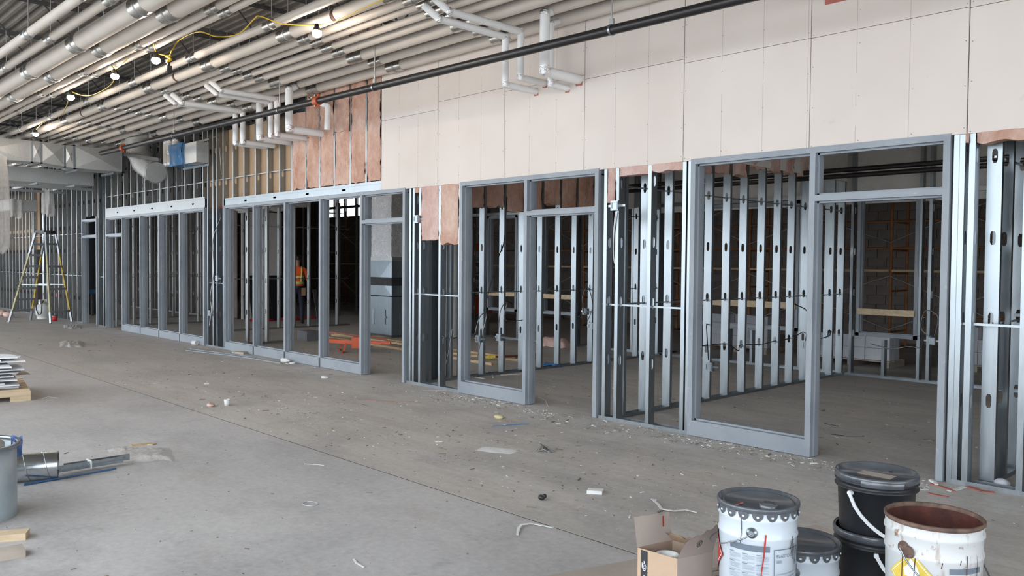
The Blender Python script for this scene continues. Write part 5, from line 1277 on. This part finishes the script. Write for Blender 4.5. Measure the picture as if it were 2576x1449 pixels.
# lumber pieces bottom left
def beam(p0, p1, wd, ht, label, mat='wood_pale', z=0.0):
    solo('lumber_offcut', MB().bar(Vector((p0[0],p0[1],z+ht/2)), Vector((p1[0],p1[1],z+ht/2)), wd, ht), M[mat], label, 'lumber', (p0[0], p0[1], z), 'lumber offcuts at the lower left')
beam(fl(70,1352), fl(-190,1374), .10, .04, 'pale lumber offcut with a cut end at the lower left edge', 'wood_pale')
beam(fl(60,1393), fl(-180,1438), .12, .04, 'dirty lumber offcut nearest the camera at the lower left edge', 'wood_grey')

# ---- litter lying on the floor
def strap(pts, label, wd=.018, th=.003, mat='paper', name='plastic_strap', cat='strap', arch=.0):
    P = [fl(*p) for p in pts]; n = len(P); mb = MB()
    for i in range(n-1):
        a, b = P[i]+Z*(.004+arch*math.sin(PI*i/(n-1))), P[i+1]+Z*(.004+arch*math.sin(PI*(i+1)/(n-1))); mb.bar(a, b+(b-a)*.04, wd, th)
    solo(name, mb, M[mat], label, cat, tuple(P[0]))
strap([(1640,1256),(1655,1272),(1664,1287),(1695,1292),(1725,1287),(1752,1290)], 'white bent strap on the floor behind the cardboard box', arch=.015)
strap([(1302,1347),(1304,1333),(1312,1325),(1335,1322),(1362,1325),(1392,1329)], 'white hooked strap lying over the floor joint', arch=.01)
strap([(890,1408),(897,1418),(915,1428)], 'small curled white strap alone on the bare concrete', .01)
strap([(1052,984),(1120,983)], 'straight white trim strip before the dark column', .022)
strap([(107,1004),(122,999),(145,1002)], 'white strip beside the pallet corner', .02)
strap([(765,1168),(800,1170),(815,1172)], 'thin white sliver in the middle of the bare concrete', .008)
strap([(1355,1000),(1372,1008),(1378,1022)], 'white sliver at the foot of the second frame mullion', .012)
strap([(1260,944),(1310,941),(1318,938)], 'white plastic trim lying inside the second frame', .03, .01, 'paper', arch=.0)
strap([(1225,936),(1238,942),(1240,950)], 'short white trim piece inside the second frame', .02, .008)
strap([(1190,948),(1206,951),(1218,953)], 'broken white trim bits inside the second frame corner', .025, .008)
strap([(2090,1093),(2130,1098),(2172,1098)], 'thin black wire on the floor of the nearest room', .008, .004, 'black', 'wire_scrap', 'wire')
strap([(2074,1066),(2108,1073)], 'short black wire scrap by the nearest doorway jamb', .007, .004, 'black', 'wire_scrap', 'wire')
strap([(2340,1218),(2372,1226),(2400,1237)], 'crumpled red tape near the rusty pail', .03, .006, 'red_scrap', 'tape_scrap', 'tape')
strap([(2334,1241),(2360,1247),(2384,1251)], 'flat red tape just behind the rusty pail rim', .03, .004, 'red_scrap', 'tape_scrap', 'tape')
strap([(2434,1225),(2470,1236),(2500,1240)], 'reddish strip along the track at the right', .05, .004, 'red_scrap', 'tape_scrap', 'tape')
strap([(2385,1236),(2405,1233),(2425,1226)], 'white paper strip before the rightmost studs', .035, .004)
strap([(2340,1210),(2352,1216),(2356,1222)], 'white foam stick beside the nearest door jamb', .025, .02)
strap([(2304,1232),(2318,1229),(2330,1234)], 'white paper flake right of the black pails', .04, .004)
strap([(1240,1072),(1275,1071),(1300,1069),(1328,1067)], 'blue and white wire scrap on the dusty floor', .008, .006, 'blue_scrap', 'wire_scrap', 'wire')
strap([(900,1005),(960,1009),(1055,1013)], 'long faded red string on the dusty floor', .006, .003, 'red_scrap', 'string', 'string')
strap([(470,882),(560,892),(640,903),(705,914)], 'long grey steel channel lying along the far frames', .05, .02, 'frame', 'steel_channel', 'steel')
strap([(480,878),(570,890),(640,899)], 'thin grey steel channel behind the long one', .04, .02, 'frame', 'steel_channel', 'steel')
p = fl(1497,1240); solo('paper_box', MB().obox(p+Z*.012, (.045,.03,0), (-.018,.03,0), (0,0,.012)), M['paper'], 'small white carton alone on the floor before the doorway', 'carton', tuple(p))
p = fl(1362,1258); mb = MB().sph(p+Z*.018, .026, 8, 6, 0, (1,.8,.7)).sph(p+Vector((.02,.01,.03)), .016, 8, 6); solo('black_lump', mb, M['black'], 'small black rubber lump on the dusty floor', 'debris', tuple(p))
p = fl(1365,1136); mb = MB()
for k in range(7): mb.tube([p+Vector((rg.uniform(-.1,.1), rg.uniform(-.08,.08), .005)), p+Vector((rg.uniform(-.05,.05), rg.uniform(-.05,.05), rg.uniform(.02,.06))), p+Vector((rg.uniform(-.1,.1), rg.uniform(-.08,.08), .005))], .005, 5)
solo('wire_tangle', mb, M['grey_cable'], 'tangle of dark and pale wire bits in mid floor', 'wire', tuple(p))
for q, lab, mt, s in (((530,1022),'pink insulation crumb near the floor joint','insul_pink',.05),((1255,1052),'yellowish foam scrap on the dusty floor','ladder_yel',.05)):
    p = fl(*q); solo('floor_scrap', MB().sph(p+Z*s*.3, s, 10, 7, 0, (1.3,.8,.45)), M[mt], lab, 'scrap', tuple(p))
p = fl(571,1020); solo('plastic_cup', MB().lathe([(.001,0),(.026,0),(.033,.07),(.031,.07),(.025,.004)], 16, tuple(p)), M['paper'], 'small white cup standing near the floor joint', 'cup', tuple(p))
p = fl(716,912); solo('plastic_bottle', MB().tube([p+Vector((-.08,0,.035)), p+Vector((.04,.02,.035)), p+Vector((.07,.025,.035)), p+Vector((.10,.03,.035))], [.035,.035,.015,.014], 14), M['paper'], 'clear plastic bottle lying before the far long frame', 'bottle', tuple(p))
p = fl(735,915); solo('plastic_cup', MB().lathe([(.001,0),(.04,0),(.05,.02),(.048,.02),(.038,.004)], 16, tuple(p)), M['paper'], 'squashed white cup beside the plastic bottle', 'cup', tuple(p))
p = fl(818,950); solo('plastic_disc', MB().lathe([(.055,0),(.055,.018),(.001,.02)], 20, tuple(p)), M['paper'], 'round white plastic lid on the floor before the wide doorway', 'lid', tuple(p))
p = fl(605,890); solo('wood_offcut', MB().obox(p+Z*.02, (.12,.05,0), (-.03,.07,0), (0,0,.02)), M['wood_grey'], 'wood offcut against the sill of the far long frame', 'wood', tuple(p))
p = fl(488,868); solo('plastic_cup', MB().cyl(p+Vector((-.05,0,.045)), p+Vector((.06,.03,.045)), .045, 14), M['sono'], 'white tape core standing by the farthest sill', 'roll', tuple(p))
p = fl(1240,1137); solo('plaster_spill', MB().grid(14, 8, lambda u, v: tuple(p+Vector((-.16+.34*u-.06*v, -.10+.2*v+.14*u, .006*math.sin(PI*u)*math.sin(PI*v)*(1+.5*math.sin(13*u+9*v))-.0005)))), M['paper'], 'pale spill of plaster dust in mid floor', 'plaster', tuple(p))
p = fl(2520,1225); solo('rubble_piece', MB().sph(p+Z*.03, .05, 7, 5, 0, (1.2,.8,.7)), M['cmu_white'], 'lump of pale rubble on the rightmost track', 'rubble', tuple(p))
p = fl(780,1268); solo('washer_ring', MB().tube([p+Vector((.06*math.cos(2*PI*k/24), .045*math.sin(2*PI*k/24), .003)) for k in range(25)], .002, 6), M['cmu_white'], 'pale oval wire ring lying on the bare concrete', 'ring', tuple(p))
strap([(330,1122),(350,1120),(372,1118),(388,1119)], 'brown wood shavings behind the plastic heap', .05, .012, 'wood', 'wood_shavings', 'shavings')
p = fl(1390,922); mb = MB(); pts = [p+Vector((.16*math.sin(k*1.3)+.02*math.sin(k*3.7), .07*math.cos(k*1.9), .03+.025*math.sin(k*2.3))) for k in range(60)]; solo('blue_twine', MB().tube(pts, .006, 5), M['blue_scrap'], 'tangle of blue twine on the second partition track', 'twine', tuple(p))
def sheet_heap(px0, px1, py0, py1, h, label, seed):
    a, b, c = fl(px0, py1), fl(px1, py1), fl(px0, py0); rg2 = random.Random(seed)
    def g(u, v):
        q = a+(b-a)*u+(c-a)*v; e = min(u, 1-u, v, 1-v)
        z = h*min(1, e*5)*(.5+.7*abs(mnoise.noise(Vector((u*6, v*5, seed)))))+.02*abs(mnoise.noise(Vector((u*19, v*17, seed))))*min(1, e*8)
        j = .25*mnoise.noise(Vector((u*3.1+seed, v*2.7, 1)))
        return tuple(q+(b-a)*(j*.35 if .0 < u < 1 or v in (0, 1) else j*.5)*.6+(c-a)*j*.8+Z*(z+.003))
    solo('plastic_sheet', MB().grid(26, 14, g), M['film'], label, 'plastic sheet', tuple(a))
sheet_heap(270, 440, 1126, 1162, .035, 'crumpled translucent plastic film on the floor past the stud offcut', 3)
sheet_heap(150, 212, 860, 874, .05, 'crumpled plastic film far down the floor', 8)
sheet_heap(160, 205, 818, 828, .05, 'crumpled plastic film at the stepladder foot', 5)
# the uncountable crumbs
def crumbs(name, mat, n, spots, smin, smax, label, seed):
    rg3 = random.Random(seed); mb = MB()
    for _ in range(n):
        x0, x1, y0, y1 = rg3.choice(spots); x, y = rg3.uniform(x0, x1), rg3.uniform(y0, y1); s = rg3.uniform(smin, smax)*rg3.choice((1,1,1,2)); a = rg3.uniform(0, PI)
        l = s*rg3.choice((1,1.5,3,6)); dx, dy = math.cos(a), math.sin(a); h = s*.5
        mb.obox((x, y, h/2+.0005), (dx*l/2, dy*l/2, 0), (-dy*s/2, dx*s/2, 0), (0, 0, h/2))
    o = solo(name, mb, M[mat], label, 'debris', (0,0,0), None, 'stuff')
near = [(-9,-1.5,-2.8,-.1),(-14,-2,-2.6,-.05),(-5,-2.6,-.4,-.05),(-8,-5,-.6,-.05),(-12,-3,-2.9,-1.0)]
crumbs('dark_crumbs', 'dirt', 1700, near+[(-20,-12,-2.6,-.2)], .002, .0065, 'dark crumbs and splinters scattered over the dusty floor', 4)
crumbs('white_crumbs', 'paper', 1000, near+[(-4.5,-2.2,-.35,-.03),(-7.8,-5.6,-.35,-.03),(-9,-1,.3,4)], .002, .0055, 'white plaster crumbs scattered along the wall line', 5)
crumbs('slab_crumbs', 'dirt', 240, [(-8,-1.5,-6,-3.0)], .0015, .0045, 'sparse crumbs on the smooth concrete near the camera', 6)
crumbs('room_crumbs', 'dirt', 500, [(-5.2,-2.2,.3,5.2),(-8.6,-5.7,.3,5.2),(-14,-9.2,.3,4.5)],   .003, .009, 'crumbs scattered over the room floors', 8)
# maker's marks on the lift and the ladder
vs, fs = text2d('JLG', .26, 'CENTER'); part(LIFT, 'lettering', MB().add([(-16.75+x, 7.525, 2.22+y) for x, y in vs], fs), M['black'])
vs, fs = text2d('FEATHERLITE', .075, 'CENTER'); r_ = [o for o in bpy.data.objects if o.name.startswith('step_ladder')][0]
A, TA = Vector((-24.2,-1.31,0)), Vector((-23.88,-.76,Tz)); d_ = (TA-A).normalized(); side = d_.cross(Vector((1,-.6,0))).normalized()
nrm = side.cross(d_).normalized(); tocam = Vector((24,-5.4,0)).normalized()
if nrm.dot(tocam) < 0: nrm = -nrm
wd_ = d_.cross(nrm)*-1
part(r_, 'lettering', MB().add([tuple(A+d_*(1.05+x)+wd_*(y-.025)+nrm*.045) for x, y in vs], fs), M['print_black'])
